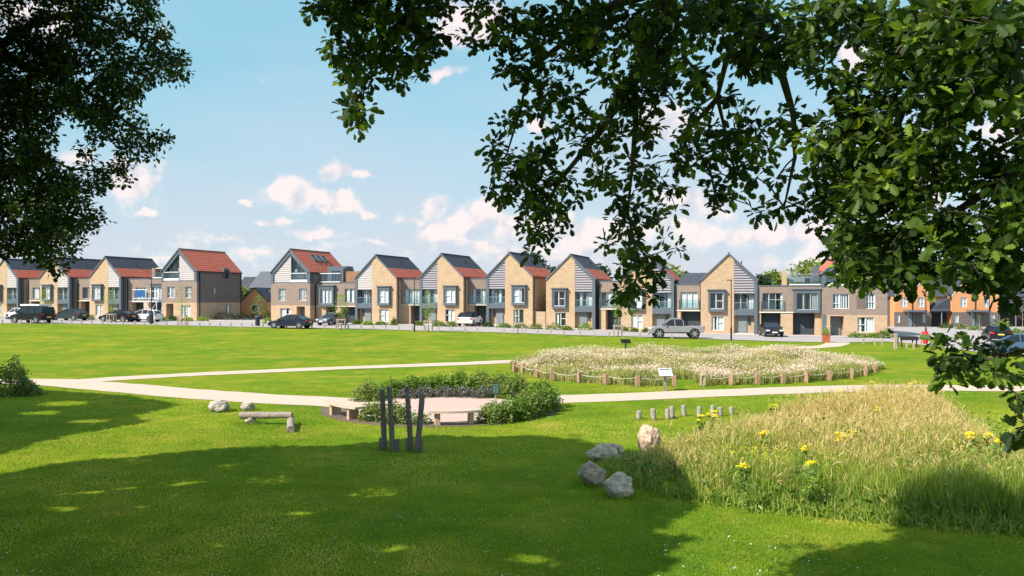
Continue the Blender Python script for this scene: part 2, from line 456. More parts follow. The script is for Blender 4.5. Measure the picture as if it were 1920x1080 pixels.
# ------------------------------------------------------------------ mesh helpers
class MB:
    def __init__(s):
        s.v = []; s.f = []; s.m = []

    def add(s, vs, fs, m=0):
        o = len(s.v)
        s.v += [tuple(p) for p in vs]
        s.f += [[i + o for i in f] for f in fs]
        s.m += [m] * len(fs)

    def box(s, x0, x1, y0, y1, z0, z1, m=0):
        if x0 > x1: x0, x1 = x1, x0
        s.add([(x0, y0, z0), (x1, y0, z0), (x1, y1, z0), (x0, y1, z0), (x0, y0, z1), (x1, y0, z1), (x1, y1, z1), (x0, y1, z1)],
              [(0, 3, 2, 1), (4, 5, 6, 7), (0, 1, 5, 4), (1, 2, 6, 5), (2, 3, 7, 6), (3, 0, 4, 7)], m)

    def prism(s, xz, y0, y1, m=0):
        n = len(xz)
        s.add([(x, y0, z) for x, z in xz] + [(x, y1, z) for x, z in xz],
              [list(range(n)), list(range(2 * n - 1, n - 1, -1))] + [(i, i + n, (i + 1) % n + n, (i + 1) % n) for i in range(n)], m)

    def slabxy(s, xy, z0, z1, m=0):
        n = len(xy)
        s.add([(x, y, z0) for x, y in xy] + [(x, y, z1) for x, y in xy],
              [list(range(n - 1, -1, -1)), list(range(n, 2 * n))] + [(i, (i + 1) % n, (i + 1) % n + n, i + n) for i in range(n)], m)

    def obox(s, c, dx, dy, dz, rz=0, m=0, tilt=None):
        M = Matrix.Translation(c) @ Matrix.Rotation(rz, 4, 'Z')
        if tilt: M = M @ Matrix.Rotation(tilt[0], 4, tilt[1])
        vs = [M @ Vector((a * dx / 2, b * dy / 2, g * dz / 2)) for g in (-1, 1) for a, b in ((-1, -1), (1, -1), (1, 1), (-1, 1))]
        s.add(vs, [(0, 3, 2, 1), (4, 5, 6, 7), (0, 1, 5, 4), (1, 2, 6, 5), (2, 3, 7, 6), (3, 0, 4, 7)], m)

    def tube(s, pts, rad, n=8, m=0, caps=True):
        pts = [Vector(p) for p in pts]
        if not isinstance(rad, (list, tuple)): rad = [rad] * len(pts)
        vs = []
        for i, p in enumerate(pts):
            d = (pts[min(i + 1, len(pts) - 1)] - pts[max(i - 1, 0)]).normalized()
            a = d.cross(Vector((0, 0, 1)) if abs(d.z) < .9 else Vector((1, 0, 0))).normalized(); b = d.cross(a)
            for k in range(n):
                t = 2 * math.pi * k / n
                vs.append(p + (a * math.cos(t) + b * math.sin(t)) * rad[i])
        fs = [(i * n + k, i * n + (k + 1) % n, (i + 1) * n + (k + 1) % n, (i + 1) * n + k) for i in range(len(pts) - 1) for k in range(n)]
        if caps:
            fs += [list(range(n - 1, -1, -1)), list(range((len(pts) - 1) * n, len(pts) * n))]
        s.add(vs, fs, m)

    def build(s, name, mats, parent=None, smooth=False, loc=None):
        me = bpy.data.meshes.new(name)
        me.from_pydata(s.v, [], s.f)
        for mm in (mats if isinstance(mats, (list, tuple)) else [mats]):
            me.materials.append(MATS[mm])
        me.polygons.foreach_set('material_index', s.m)
        if smooth:
            me.polygons.foreach_set('use_smooth', [True] * len(s.f))
        me.update()
        o = bpy.data.objects.new(name, me)
        C.objects.link(o)
        if parent: o.parent = parent
        if loc: o.location = loc
        return o


def tag(o, label=None, cat=None, group=None, kind=None):
    if label: o['label'] = label
    if cat: o['category'] = cat
    if group: o['group'] = group
    if kind: o['kind'] = kind
    return o


def thing(name, label, cat, loc=(0, 0, 0), rz=0, group=None):
    o = bpy.data.objects.new(name, None)
    o.empty_display_size = .2
    C.objects.link(o)
    o.location = loc; o.rotation_euler = (0, 0, rz)
    return tag(o, label, cat, group)


def dup(root, loc, rz=None, label=None, sc=None):
    r = root.copy(); C.objects.link(r); r.location = loc
    if rz is not None: r.rotation_euler = (0, 0, rz)
    if sc: r.scale = (sc, sc, sc)
    if label: r['label'] = label
    for ch in list(root.children):
        c = ch.copy(); C.objects.link(c); c.parent = r
        for g in list(ch.children):
            d = g.copy(); C.objects.link(d); d.parent = c
    return r


def fast_mesh(name, groups, mats, parent=None, smooth=False):
    """groups: list of (V (n,3), F (m,k) int, tone (m,), material index)"""
    vs, loops, starts, tones, mi = [], [], [], [], []
    vo = lo = 0
    for V, Fa, T, M in groups:
        vs.append(V)
        k = Fa.shape[1]
        loops.append((Fa + vo).ravel())
        starts.append(lo + np.arange(len(Fa)) * k)
        tones.append(T); mi.append(np.full(len(Fa), M))
        vo += len(V); lo += Fa.size
    V = np.concatenate(vs).astype(np.float32); L = np.concatenate(loops).astype(np.int32); St = np.concatenate(starts).astype(np.int32)
    me = bpy.data.meshes.new(name)
    me.vertices.add(len(V)); me.vertices.foreach_set('co', V.ravel())
    me.loops.add(len(L)); me.loops.foreach_set('vertex_index', L)
    me.polygons.add(len(St)); me.polygons.foreach_set('loop_start', St)
    for mm in mats: me.materials.append(MATS[mm])
    me.update(calc_edges=True)
    me.polygons.foreach_set('material_index', np.concatenate(mi).astype(np.int32))
    a = me.attributes.new('tone', 'FLOAT', 'FACE'); a.data.foreach_set('value', np.concatenate(tones).astype(np.float32))
    if smooth: me.polygons.foreach_set('use_smooth', np.ones(len(St), bool))
    me.update()
    o = bpy.data.objects.new(name, me); C.objects.link(o)
    if parent: o.parent = parent
    return o


def rot_basis(n, up=0.0, r=rng):
    """random orthonormal bases; up>0 pulls the leaf normals upwards"""
    N = r.normal(size=(n, 3)); N[:, 2] = np.abs(N[:, 2]) + up * 2
    N /= np.linalg.norm(N, axis=1)[:, None]
    A = r.normal(size=(n, 3)); A -= (A * N).sum(1)[:, None] * N; A /= np.linalg.norm(A, axis=1)[:, None]
    return np.stack([np.cross(A, N), A, N], axis=1)      # rows: x, y, n


_h = np.array([(0, 0), (.05, .12), (.17, .2), (.11, .3), (.27, .42), (.17, .52), (.30, .66), (.18, .75), (.22, .87), (.09, .96), (0, 1)])
_h[:, 0] *= 1.3
OAK_R = np.column_stack([_h[:, 0], _h[:, 1], .28 * _h[:, 0] - .18 * _h[:, 1] ** 2])
OAK_L = OAK_R * (-1, 1, 1)
SIMPLE = np.array([(0, 0, 0), (.24, .3, .05), (.16, .5, .0), (.27, .75, .02), (0, 1, -.08), (-.27, .75, .02), (-.16, .5, .0), (-.24, .3, .05)])
SPIKE = np.array([(0, 0, 0), (.05, .35, 0), (.035, .8, .01), (0, 1, 0), (-.035, .8, .01), (-.05, .35, 0)])
DIAMOND = np.array([(0, 0, 0), (.24, .45, .04), (0, 1, 0), (-.24, .45, .04)])


def leaf_group(cent, size, shape='diamond', up=.3, tone=None, mat=0, aim=None, r=rng):
    n = len(cent)
    B = rot_basis(n, up, r)
    if aim is not None:      # leaves point outwards along aim
        A = aim + r.normal(size=(n, 3)) * .35
        A /= np.linalg.norm(A, axis=1)[:, None]
        N = B[:, 2] - (B[:, 2] * A).sum(1)[:, None] * A; N /= np.linalg.norm(N, axis=1)[:, None]
        B = np.stack([np.cross(A, N), A, N], axis=1)
    sz = (np.asarray(size) * r.uniform(.7, 1.25, n))[:, None, None]
    if tone is None: tone = r.uniform(0, 1, n)
    out = []
    for T in {'oak': (OAK_R, OAK_L), 'simple': (SIMPLE,), 'diamond': (DIAMOND,), 'spike': (SPIKE,)}[shape]:
        k = len(T)
        V = np.einsum('ki,nij->nkj', T, B) * sz + cent[:, None, :]
        Fa = np.arange(n * k).reshape(n, k)
        if T is OAK_L: Fa = Fa[:, ::-1]
        out.append((V.reshape(-1, 3), Fa, tone, mat))
    return out


def in_poly(px, py, poly):
    poly = np.asarray(poly, float); ins = np.zeros(len(px), bool)
    j = len(poly) - 1
    for i in range(len(poly)):
        xi, yi = poly[i]; xj, yj = poly[j]
        c = ((yi > py) != (yj > py)) & (px < (xj - xi) * (py - yi) / (yj - yi + 1e-12) + xi)
        ins ^= c; j = i
    return ins
# ------------------------------------------------------------------ ground sheets
def grid_sheet(name, xs, ys, mat, dz=0.0, mask=None):
    X, Y = np.meshgrid(xs, ys)
    Z = gz(X, Y) + dz
    V = np.column_stack([X.ravel(), Y.ravel(), Z.ravel()])
    nx, ny = len(xs), len(ys)
    i = np.arange(nx - 1)[None, :] + (np.arange(ny - 1) * nx)[:, None]
    Fa = np.stack([i, i + 1, i + nx + 1, i + nx], -1).reshape(-1, 4)
    o = fast_mesh(name, [(V, Fa, np.zeros(len(Fa)), 0)], [mat], smooth=True)
    return tag(o, kind='structure')


grid_sheet('lawn', np.concatenate([np.linspace(-900, -130, 12), np.arange(-120, 121, 2.5), np.linspace(130, 900, 12)]),
           np.concatenate([np.linspace(-60, 8, 8), np.arange(10, 131, 1.5), np.linspace(140, 1500, 16)]), 'lawn_turf')

EDGE = [(-160, 607), (0, 606.5), (300, 610), (600, 615.5), (800, 620.5), (1000, 626), (1200, 632), (1365, 637.5), (1480, 641), (1580, 642.5), (1660, 641), (1720, 646),
        (1790, 655), (1900, 668), (2100, 685), (2500, 720)]
edge_w = [G(*p) for p in EDGE]


def resample(pts, step):
    pts = [Vector(p) for p in pts]; out = [pts[0].copy()]
    # catmull-rom
    P4 = [pts[0] * 2 - pts[1]] + pts + [pts[-1] * 2 - pts[-2]]
    for i in range(1, len(P4) - 2):
        n = max(1, int((P4[i + 1] - P4[i]).length / step))
        for k in range(1, n + 1):
            t = k / n
            a, b, c, d = P4[i - 1], P4[i], P4[i + 1], P4[i + 2]
            out.append(.5 * ((2 * b) + (c - a) * t + (2 * a - 5 * b + 4 * c - d) * t * t + (3 * b - a - 3 * c + d) * t ** 3))
    return out


def ribbon(name, pts, w0, mat, dz, w1=None, step=1.5, jitter=0.0, cross=5):
    pts = resample([Vector((p[0], p[1], 0)) for p in pts], step)
    V = []
    for i, p in enumerate(pts):
        d = (pts[min(i + 1, len(pts) - 1)] - pts[max(i - 1, 0)]).normalized(); nrm = Vector((-d.y, d.x, 0))
        t = i / (len(pts) - 1); wd = w0 + ((w1 if w1 is not None else w0) - w0) * t
        for k in range(cross):
            q = p + nrm * wd * (k / (cross - 1) - .5)
            if k in (0, cross - 1): q += nrm * random.uniform(-jitter, jitter)
            V.append((q.x, q.y, gzf(q.x, q.y) + dz))
    i = np.arange(cross - 1)[None, :] + (np.arange(len(pts) - 1) * cross)[:, None]
    Fa = np.stack([i, i + 1, i + cross + 1, i + cross], -1).reshape(-1, 4)
    o = fast_mesh(name, [(np.array(V), Fa, np.zeros(len(Fa)), 0)], [mat], smooth=True)
    return tag(o, kind='structure')


# road sheet from the lawn edge back under the houses
er = resample(edge_w, 3.0)
V = []; nrow = 12
for p in er:
    far = Vector((p.x * 1.25 + (6 if p.x > 0 else 0) + max(0, p.x - 22) * 5, 150, 0))
    for k in range(nrow):
        q = p.lerp(far, (k / (nrow - 1)) ** 1.3)
        V.append((q.x, q.y, gzf(q.x, q.y) + .03))
i = np.arange(nrow - 1)[None, :] + (np.arange(len(er) - 1) * nrow)[:, None]
Fa = np.stack([i, i + nrow, i + nrow + 1, i + 1], -1).reshape(-1, 4)
tag(fast_mesh('road', [(np.array(V), Fa, np.zeros(len(Fa)), 0)], ['asphalt'], smooth=True), kind='structure')
ribbon('kerb', [(p.x, p.y - .12) for p in edge_w], .22, 'kerb_stone', .045, cross=2)
# pavement in front of the houses
pav = [street(px) for px in (-150, 0, 200, 300, 450, 600, 800, 1000, 1200, 1400, 1560, 1660)]
ribbon('pavement', [(p.x - .4, p.y - 1.6) for p in pav], 2.6, 'paving', .045)

# footpaths
ribbon('path', [(-30, 38.6), (-23, 38.6), (-20.6, 37.6), (-12.3, 33.1), (-8.2, 31.4), (-5.4, 30.4)], 2.5, 'path_gravel', .012, jitter=.09, step=.8)
ribbon('path', [(.3, 31.4), (2.5, 32.0), (6.2, 33.1), (12.6, 35.0), (17.7, 35.9), (22.2, 35.5), (28, 34.5), (40, 31)], 2.3, 'path_gravel', .012, jitter=.09, step=.8)
ribbon('path', [(-21.4, 38.2), (-18.2, 41.2), (-10.9, 45.5), (0.2, 50.6), (5, 55), (12, 59.5), (20, 62.5), (26.5, 67.0), (30.5, 74.5)], 1.9, 'path_gravel', .016, jitter=.09, step=.8)
# round seating plaza
PC = Vector((-2.6, 29.3, 0))
mb = MB()
ring = [(PC.x + 3.25 * math.cos(t) + random.uniform(-.05, .05), PC.y + 3.5 * math.sin(t) + random.uniform(-.05, .05)) for t in np.linspace(0, 2 * math.pi, 48, endpoint=False)]
mb.add([(PC.x, PC.y, .024)] + [(a, b, .024) for a, b in ring], [(0, k + 1, (k + 1) % 48 + 1) for k in range(48)])
tag(mb.build('plaza', 'plaza_gravel'), kind='structure')
mb = MB()
r2 = [(PC.x + 4.3 * math.cos(t) + random.uniform(-.1, .1), PC.y + 4.4 * math.sin(t) + random.uniform(-.1, .1)) for t in np.linspace(0, 2 * math.pi, 48, endpoint=False)]
mb.add([(PC.x, PC.y, .008)] + [(a, b, .008) for a, b in r2], [(0, k + 1, (k + 1) % 48 + 1) for k in range(48)])
tag(mb.build('soil_bed', 'soil'), kind='structure')
# gravel landing where the plaza meets the seat
# verge island beside the right-hand road
mb = MB()
vg = [G(*p) for p in ((1738, 634), (1752, 634), (1768, 641), (1775, 649), (1762, 652), (1745, 643))]
mb.slabxy([(p.x, p.y) for p in vg], -.1, .07)
tag(mb.build('grass_verge', 'lawn_turf'), kind='structure')


# ------------------------------------------------------------------ houses
class House:
    def __init__(s, name, label, loc, rz, W, mir=False, cat='house', group=None):
        s.e = thing(name, label, cat, loc, rz, group)
        s.W = W; s.mir = mir; s.parts = {}

    def X(s, x): return s.W - x if s.mir else x

    def mb(s, part, mat):
        return s.parts.setdefault((part, mat), MB())

    def box(s, part, mat, x0, x1, y0, y1, z0, z1):
        s.mb(part, mat).box(s.X(x0), s.X(x1), y0, y1, z0, z1)

    def prism(s, part, mat, xz, y0, y1):
        s.mb(part, mat).prism([(s.X(x), z) for x, z in xz], y0, y1)

    def holes(s, part, mat, x0, x1, z0, z1, y0, y1, hs):
        xs = sorted({x0, x1} | {min(max(v, x0), x1) for h in hs for v in h[:2]}); zs = sorted({z0, z1} | {min(max(v, z0), z1) for h in hs for v in h[2:4]})
        for a, b in zip(xs, xs[1:]):
            run = None
            for c, d in zip(zs, zs[1:]):
                mx, mz = (a + b) / 2, (c + d) / 2
                solid = not any(h[0] < mx < h[1] and h[2] < mz < h[3] for h in hs)
                if solid and run is None: run = c
                if not solid and run is not None:
                    s.box(part, mat, a, b, y0, y1, run, c); run = None
            if run is not None: s.box(part, mat, a, b, y0, y1, run, z1)

    def window(s, x0, x1, z0, z1, y, div=(.5,), tr=None, curtain=(0, 1), cmat='curtain', frame='white_frame', name='window', fw=.055, yb=.32):
        """one glazed unit: frame, pane, curtains and the dark room behind"""
        f = MB(); X = s.X
        f.box(X(x0), X(x0 + fw), y, y + .07, z0, z1); f.box(X(x1 - fw), X(x1), y, y + .07, z0, z1)
        f.box(X(x0 + fw), X(x1 - fw), y, y + .07, z0, z0 + fw); f.box(X(x0 + fw), X(x1 - fw), y, y + .07, z1 - fw, z1)
        for d in div:
            c = x0 + (x1 - x0) * d
            f.box(X(c - fw * .6), X(c + fw * .6), y + .003, y + .067, z0 + fw, z1 - fw)
        if tr:
            a, b, h = tr
            zz = z0 + (z1 - z0) * h
            f.box(X(x0 + (x1 - x0) * a + fw), X(x0 + (x1 - x0) * b - fw), y + .006, y + .064, zz - .025, zz + .025)
        w_ = f.build(name, frame, s.e)
        g = MB(); g.box(X(x0 + fw * .5), X(x1 - fw * .5), y + .03, y + .04, z0 + fw * .5, z1 - fw * .5)
        g.build('pane', 'window_glass', w_)
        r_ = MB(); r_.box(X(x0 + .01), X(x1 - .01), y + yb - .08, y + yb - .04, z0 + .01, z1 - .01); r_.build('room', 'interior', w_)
        if curtain:
            c = MB()
            for a, b in (curtain if isinstance(curtain[0], (tuple, list)) else [curtain]):
                n = max(2, int((x1 - x0) * (b - a) / .12))
                for k in range(n):
                    u0 = x0 + (x1 - x0) * (a + (b - a) * k / n); u1 = x0 + (x1 - x0) * (a + (b - a) * (k + 1) / n)
                    dy = .0 if k % 2 else .025
                    c.box(X(u0), X(u1), y + .12 + dy, y + .13 + dy, z0 + .03, z1 - .03)
            c.build('curtain', cmat, w_)
        return w_

    def pipe(s, x0, x1, y0, y1, z0, z1):
        m = MB(); m.box(s.X(x0), s.X(x1), y0, y1, z0, z1); m.build('downpipe', 'black_metal', s.e)

    def done(s):
        for (part, mat), m in s.parts.items():
            if m.v: m.build(part, mat, s.e)


def gable_roof(h, W, D, eave, ridge, split, y0=-.1, over=.08, t=.13, mat_up='slate_tile', mat_lo='red_tile'):
    ax = W / 2; sl = (ridge - eave) / ax
    for sd in (0, 1):
        def q(x, z): return (x if sd == 0 else W - x, z)
        xm = ax * (1 - split)      # upper part covers split of the slope
        if split < 1:
            h.prism('roof', mat_lo, [q(-over, eave - over * sl + .02), q(xm, eave + sl * xm + .02), q(xm, eave + sl * xm + .02 + t), q(-over, eave - over * sl + .02 + t)], y0, D)
        if split > 0:
            h.prism('upper_roof' if split < 1 else 'roof', mat_up, [q(xm, eave + sl * xm + .02), q(ax, ridge + .02), q(ax, ridge + .02 + t), q(xm, eave + sl * xm + .02 + t)], y0, D)
        # verge trim on the gable edge
        h.prism('verge', 'dark_metal', [q(-over, eave - over * sl - .06), q(ax, ridge - .06), q(ax, ridge + .03 + t), q(-over, eave - over * sl + .03 + t)], y0 - .04, y0 - .003)
        # gutter
        h.box('gutter', 'black_metal', -over - .1 if sd == 0 else W + over, -over if sd == 0 else W + over + .1, .02, D, eave - over * sl - .04, eave - over * sl + .07)
    h.box('ridge_cap', mat_up, ax - .09, ax + .09, y0 + .01, D - .01, ridge + t - .03, ridge + t + .07)


def gable_house(label, xl, base, th, mir, slat='slat_mauve', W=6.1, D=8.8, bay_c=((.0, 1),), low_c=((0, 1),), balc_c=((0, .3), (.7, 1)), low_z0=.35, door='front_door', aerial=True, porch_window=True):
    p = street(xl)
    h = House('terraced_house', label, (p.x, p.y, base), -R(th), W, mir, 'house', 'gabled houses in the terrace')
    E, RZ, bx = 5.95, 8.85, 3.6
    yl = .95
    bay = (.95, 2.45, 2.75, 4.55); low = (1.15, 2.5, low_z0, 1.95)
    h.holes('wall', 'buff_brick', 0, bx, -.6, E, 0, .3, [(bay[0], bay[1], bay[2], bay[3]), low])
    h.prism('wall', 'buff_brick', [(0, E), (3.05, RZ), (bx, RZ - (bx - 3.05) * .951), (bx, E)], 0, .3)
    h.box('wall', 'buff_brick', 0, bx, .3, yl, -.6, 0.2); h.box('wall', 'buff_brick', 0, .3, .3, yl, .2, E); h.box('wall', 'buff_brick', bx - .15, bx, .3, yl, .2, E)
    # rear body
    h.box('wall', 'buff_brick', 0.02, W - .02, yl, D, -.6, E)
    h.prism('wall', 'buff_brick', [(0.02, E), (3.05, RZ - .02), (W - .02, E)], .3, D - .02)
    # louvred gable panel with slats
    top = lambda x: RZ - abs(x - 3.05) * .951
    h.prism('louvre_backing', 'slat_gap', [(bx, 4.45), (W - .35, 4.45), (W - .35, top(W - .35)), (bx, top(bx))], .1, .28)
    z = 4.5
    while z < top(bx) - .1:
        xr = min(W - .35, 3.05 + (RZ - z - .14) / .951)
        if xr > bx + .08: h.box('louvre', slat, bx + .01, xr, .02, .09, z, z + (.245 if slat == 'slat_pale' else .19))
        z += .285
    # dark metal frame: post, sloping head, fascia
    h.box('portal_frame', 'dark_metal', W - .35, W, -.05, yl, -.6, E - .02)
    h.prism('portal_frame', 'dark_metal', [(bx, top(bx) - .42), (W - .35, top(W - .35) - .42), (W, E - .0), (W, E + .005), (bx, top(bx) - .01)], -.04, .0)
    h.prism('portal_frame', 'dark_metal', [(W - .35, 4.4), (W - .003, 4.4), (W - .003, E), (W - .35, top(W - .35) - .03)], .0, .28)
    h.box('balcony_fascia', 'dark_metal', bx + .002, W - .35, -.03, yl - .01, 2.05, 2.68)
    # balcony glazing behind a glass rail
    h.window(bx + .05, W - .4, 2.7, 4.43, .5, div=(.33, .66), curtain=balc_c, cmat='curtain', frame='grey_frame', name='balcony_window', yb=.4)
    h.box('balcony_rail', 'rail_glass', bx + .03, W - .37, 0.0, .02, 2.68, 3.45)
    h.box('balcony_rail_cap', 'galv_metal', bx + .03, W - .37, -.01, .03, 3.45, 3.49)
    # entrance recess
    h.box('entrance_wall', 'buff_brick', bx + .002, W - .36, .62, yl - .01, -.6, 2.04)
    d = MB(); d.box(h.X(bx + .45), h.X(bx + 1.35), .5, .61, 0.1, 2.02); d = d.build('front_door', door, h.e)
    k = MB(); k.box(h.X(bx + .55), h.X(bx + .62), .46, .5, .85, 1.15); k.box(h.X(bx + .75), h.X(bx + 1.05), .485, .5, .9, .97); k.build('handle', 'galv_metal', d)
    if porch_window:
        h.window(bx + 1.5, bx + 1.78, 1.0, 1.95, .53, div=(), curtain=None, frame='dark_metal', yb=.16)
    h.box('doorstep', 'stone_slab', bx + .1, W - .4, -.5, .5, -.5, .08)
    # bay window box
    bx0, bx1, bz0, bz1 = .82, 2.62, 2.45, 4.82
    h.box('bay_window_box', 'dark_metal', bx0, bay[0], -.38, 0, bz0, bz1); h.box('bay_window_box', 'dark_metal', bay[1], bx1, -.38, 0, bz0, bz1)
    h.box('bay_window_box', 'dark_metal', bay[0], bay[1], -.38, 0, bz0, bay[2]); h.box('bay_window_box', 'dark_metal', bay[0], bay[1], -.38, 0, bay[3], bz1)
    h.box('bay_canopy', 'dark_metal', bx0 - .12, bx1 + .12, -.5, 0, bz1, bz1 + .12)
    h.window(*bay, -.22, div=(.48,), tr=(.48, 1, .5), curtain=bay_c, name='bay_window', yb=.5)
    h.window(*low, .1, div=(.5,), tr=(.5, 1, .55), curtain=low_c, yb=.28)
    gable_roof(h, W, D, E, RZ, .60)
    for x in (.0,):
        h.pipe(W + .005, W + .085, .4, .48, -.3, 5.9); h.pipe(-.09, -.01, .4, .48, -.3, 5.9)
    if aerial:
        m = MB(); m.tube([(W * .72, 4.4, 7.2), (W * .72, 4.4, 8.1)], .05, 6); m.tube([(W * .72, 4.4, 8.05), (W * .72, 4.4, 8.25)], .09, 6); m.build('flue', 'black_metal', h.e)
    # red verge line on the brick side is the tile edge
    h.done()
    return h


def big_house(label, xl, base, th, mir, W=6.3, D=9.3, up=((.16, .38, 3.0, 4.55), (.70, .86, 3.0, 4.55)), low=(.55, .82, .3, 1.95), rear_wing=0, skylights=False, side='dark_brick'):
    p = street(xl)
    h = House('terraced_house', label, (p.x, p.y, base), -R(th), W, mir, 'house')
    E, RZ = 6.75, 9.8; ax = W / 2; sl = (RZ - E) / ax
    top = lambda x: RZ - abs(x - ax) * sl
    ups = [(a * W, b * W, c, d) for a, b, c, d in up]; lo = (low[0] * W, low[1] * W, low[2], low[3])
    ent = (.13 * W, .34 * W, 0, 2.2)
    h.holes('upper_wall', 'brown_brick', 0, W, 2.35, 5.35, 0, .3, ups)
    h.holes('lower_wall', 'buff_brick', .0, W, -.6, 2.35, .01, .3, [lo, (ent[0], ent[1], -.6, 2.2)])
    h.box('lower_wall', 'buff_brick', 0.01, ent[0], .3, 1.2, -.6, 2.35); h.box('lower_wall', 'buff_brick', ent[1], W - .01, .3, 1.2, -.6, .2)
    h.box('lower_wall', 'buff_brick', ent[1], ent[1] + .2, .3, 1.2, .2, 2.35)
    h.box('lower_wall', 'buff_brick', W - .2, W - .01, .3, 1.2, .2, 2.35)
    h.box('lower_wall', 'buff_brick', .01, W - .01, 1.2, D, -.6, 2.35)
    h.box('upper_wall', 'brown_brick', .01, W - .01, .32, .5, 2.36, 2.9)
    h.box('side_wall', side, 0.012, W - .012, .55, D, 2.35, E - .01)
    h.box('side_wall', side, 0.0, .3, .3, .55, 2.35, E - .02); h.box('side_wall', side, W - .3, W, .3, .55, 2.35, E - .02)
    h.prism('side_wall', side, [(0.012, E), (ax, RZ - .02), (W - .012, E)], 1.2, D - .02)
    for u in ups: h.window(*u, .1, div=(.42,) if u[1] - u[0] > 1.2 else (), tr=(0, .42, .35) if u[1] - u[0] > 1.2 else (0, 1, .45), curtain=(.1, .95), yb=.22)
    h.window(*lo, .1, div=(.5,), tr=(0, .5, .5), curtain=((0, .25), (.45, 1)), yb=.28)
    d = MB(); d.box(h.X(ent[0] + .15), h.X(ent[1] - .2), 1.05, 1.18, 0.02, 2.1); d = d.build('front_door', 'front_door', h.e)
    k = MB(); k.box(h.X(ent[0] + .25), h.X(ent[0] + .31), 1.0, 1.05, .9, 1.2); k.build('handle', 'galv_metal', d)
    # third storey: dark portal, glazed half, louvred half
    zb = 5.35; mid = W * .5
    fr = .42
    h.box('portal_frame', 'dark_metal', 0, fr, -.06, 1.0, zb, E + .05); h.box('portal_frame', 'dark_metal', W - fr, W, -.06, 1.0, zb, E + .05)
    for sgn in (0, 1):
        q = lambda x, z: (x if sgn == 0 else W - x, z)
        h.prism('portal_frame', 'dark_metal', [q(0, E), q(ax, RZ), q(ax, RZ - .6), q(fr, top(fr) - .58), q(0, E - .1)], -.06, .9)
    h.box('portal_frame', 'dark_metal', fr, W - fr, .0, .9, zb, zb + .12)
    tp = lambda x: top(x) - .58
    # glazed half: x fr..mid
    g = MB(); g.prism([(h.X(fr), zb + .45), (h.X(mid - .1), zb + .45), (h.X(mid - .1), tp(mid - .1)), (h.X(fr), tp(fr))], .3, .32)
    gw = g.build('gable_window', 'window_glass', h.e)
    g = MB(); xx = [fr, (fr + mid) / 2 - .4, (fr + mid) / 2 + .35, mid - .12]
    for x in xx: g.box(h.X(x), h.X(x + .08), .26, .36, zb + .12, tp(x) - .02)
    g.box(h.X(fr), h.X(mid), .25, .29, zb + 1.35, zb + 1.43); g.build('window_bars', 'dark_metal', gw)
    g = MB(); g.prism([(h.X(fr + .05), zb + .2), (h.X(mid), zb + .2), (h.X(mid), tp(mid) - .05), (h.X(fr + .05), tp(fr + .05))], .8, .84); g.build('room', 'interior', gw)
    g = MB(); g.box(h.X(mid - .7), h.X(mid - .3), .55, .57, zb + .2, 7.2); g.box(h.X(fr + .5), h.X(fr + .7), .55, .57, zb + .2, 6.6); g.build('curtain', 'curtain_green', gw)
    h.box('balcony_base', 'white_frame', fr, mid, -.04, .24, zb + .12, zb + .42)
    h.box('balcony_rail', 'rail_glass', fr + .02, mid - .02, -.03, -.01, zb + .42, zb + 1.25); h.box('balcony_rail_cap', 'white_frame', fr + .02, mid - .02, -.045, .005, zb + 1.25, zb + 1.32)
    # louvred half
    h.prism('louvre_backing', 'slat_gap', [(mid, zb + .12), (W - fr, zb + .12), (W - fr, tp(W - fr)), (mid, tp(mid))], .2, .5)
    z = zb + .14
    while z < tp(mid) - .12:
        xr = min(W - fr, ax + (RZ - .58 - z - .15) / sl)
        if xr > mid + .08: h.box('louvre', 'slat_pale', mid + .02, xr, .1, .19, z, z + .245)
        z += .29
    h.box('louvre', 'slat_pale', mid - .03, mid + .02, .1, .25, zb + .12, tp(mid) - .02)
    gable_roof(h, W, D, E, RZ, 0, y0=-.12)
    h.box('corner_post', 'dark_metal', W - .4, W, .003, .6, -.6, 2.34) if mir is False and side != 'dark_brick' else None
    h.pipe(W + .01, W + .1, .5, .6, -.3, 6.6); h.pipe(W + .01, W + .1, D - .3, D - .2, -.3, 6.6)
    if skylights:
        for k in range(3):
            f = MB(); yy = 3.6 + k * 1.25; xx0 = W * .5 + .8; a = math.atan(sl); xc = xx0 + .45; zc = top(xc) + .26
            M = Matrix.Translation((h.X(xc) if not mir else W - h.X(xc), yy, zc)) @ Matrix.Rotation(a, 4, 'Y')
            for (u0, u1, v0, v1) in ((-.6, .6, -.4, -.32), (-.6, .6, .32, .4), (-.6, -.5, -.32, .32), (.5, .6, -.32, .32)):
                vs = [M @ Vector((x, y, zz)) for zz in (-.1, .1) for x, y in ((u0, v0), (u1, v0), (u1, v1), (u0, v1))]
                f.add(vs, [(0, 3, 2, 1), (4, 5, 6, 7), (0, 1, 5, 4), (1, 2, 6, 5), (2, 3, 7, 6), (3, 0, 4, 7)])
            sk_ = f.build('skylight', 'dark_metal', h.e)
            f = MB(); vs = [M @ Vector((x, y, .05)) for x, y in ((-.5, -.32), (.5, -.32), (.5, .32), (-.5, .32))]; f.add(vs, [(0, 1, 2, 3)]); f.build('pane', 'car_glass', sk_)
    h.done()
    return h


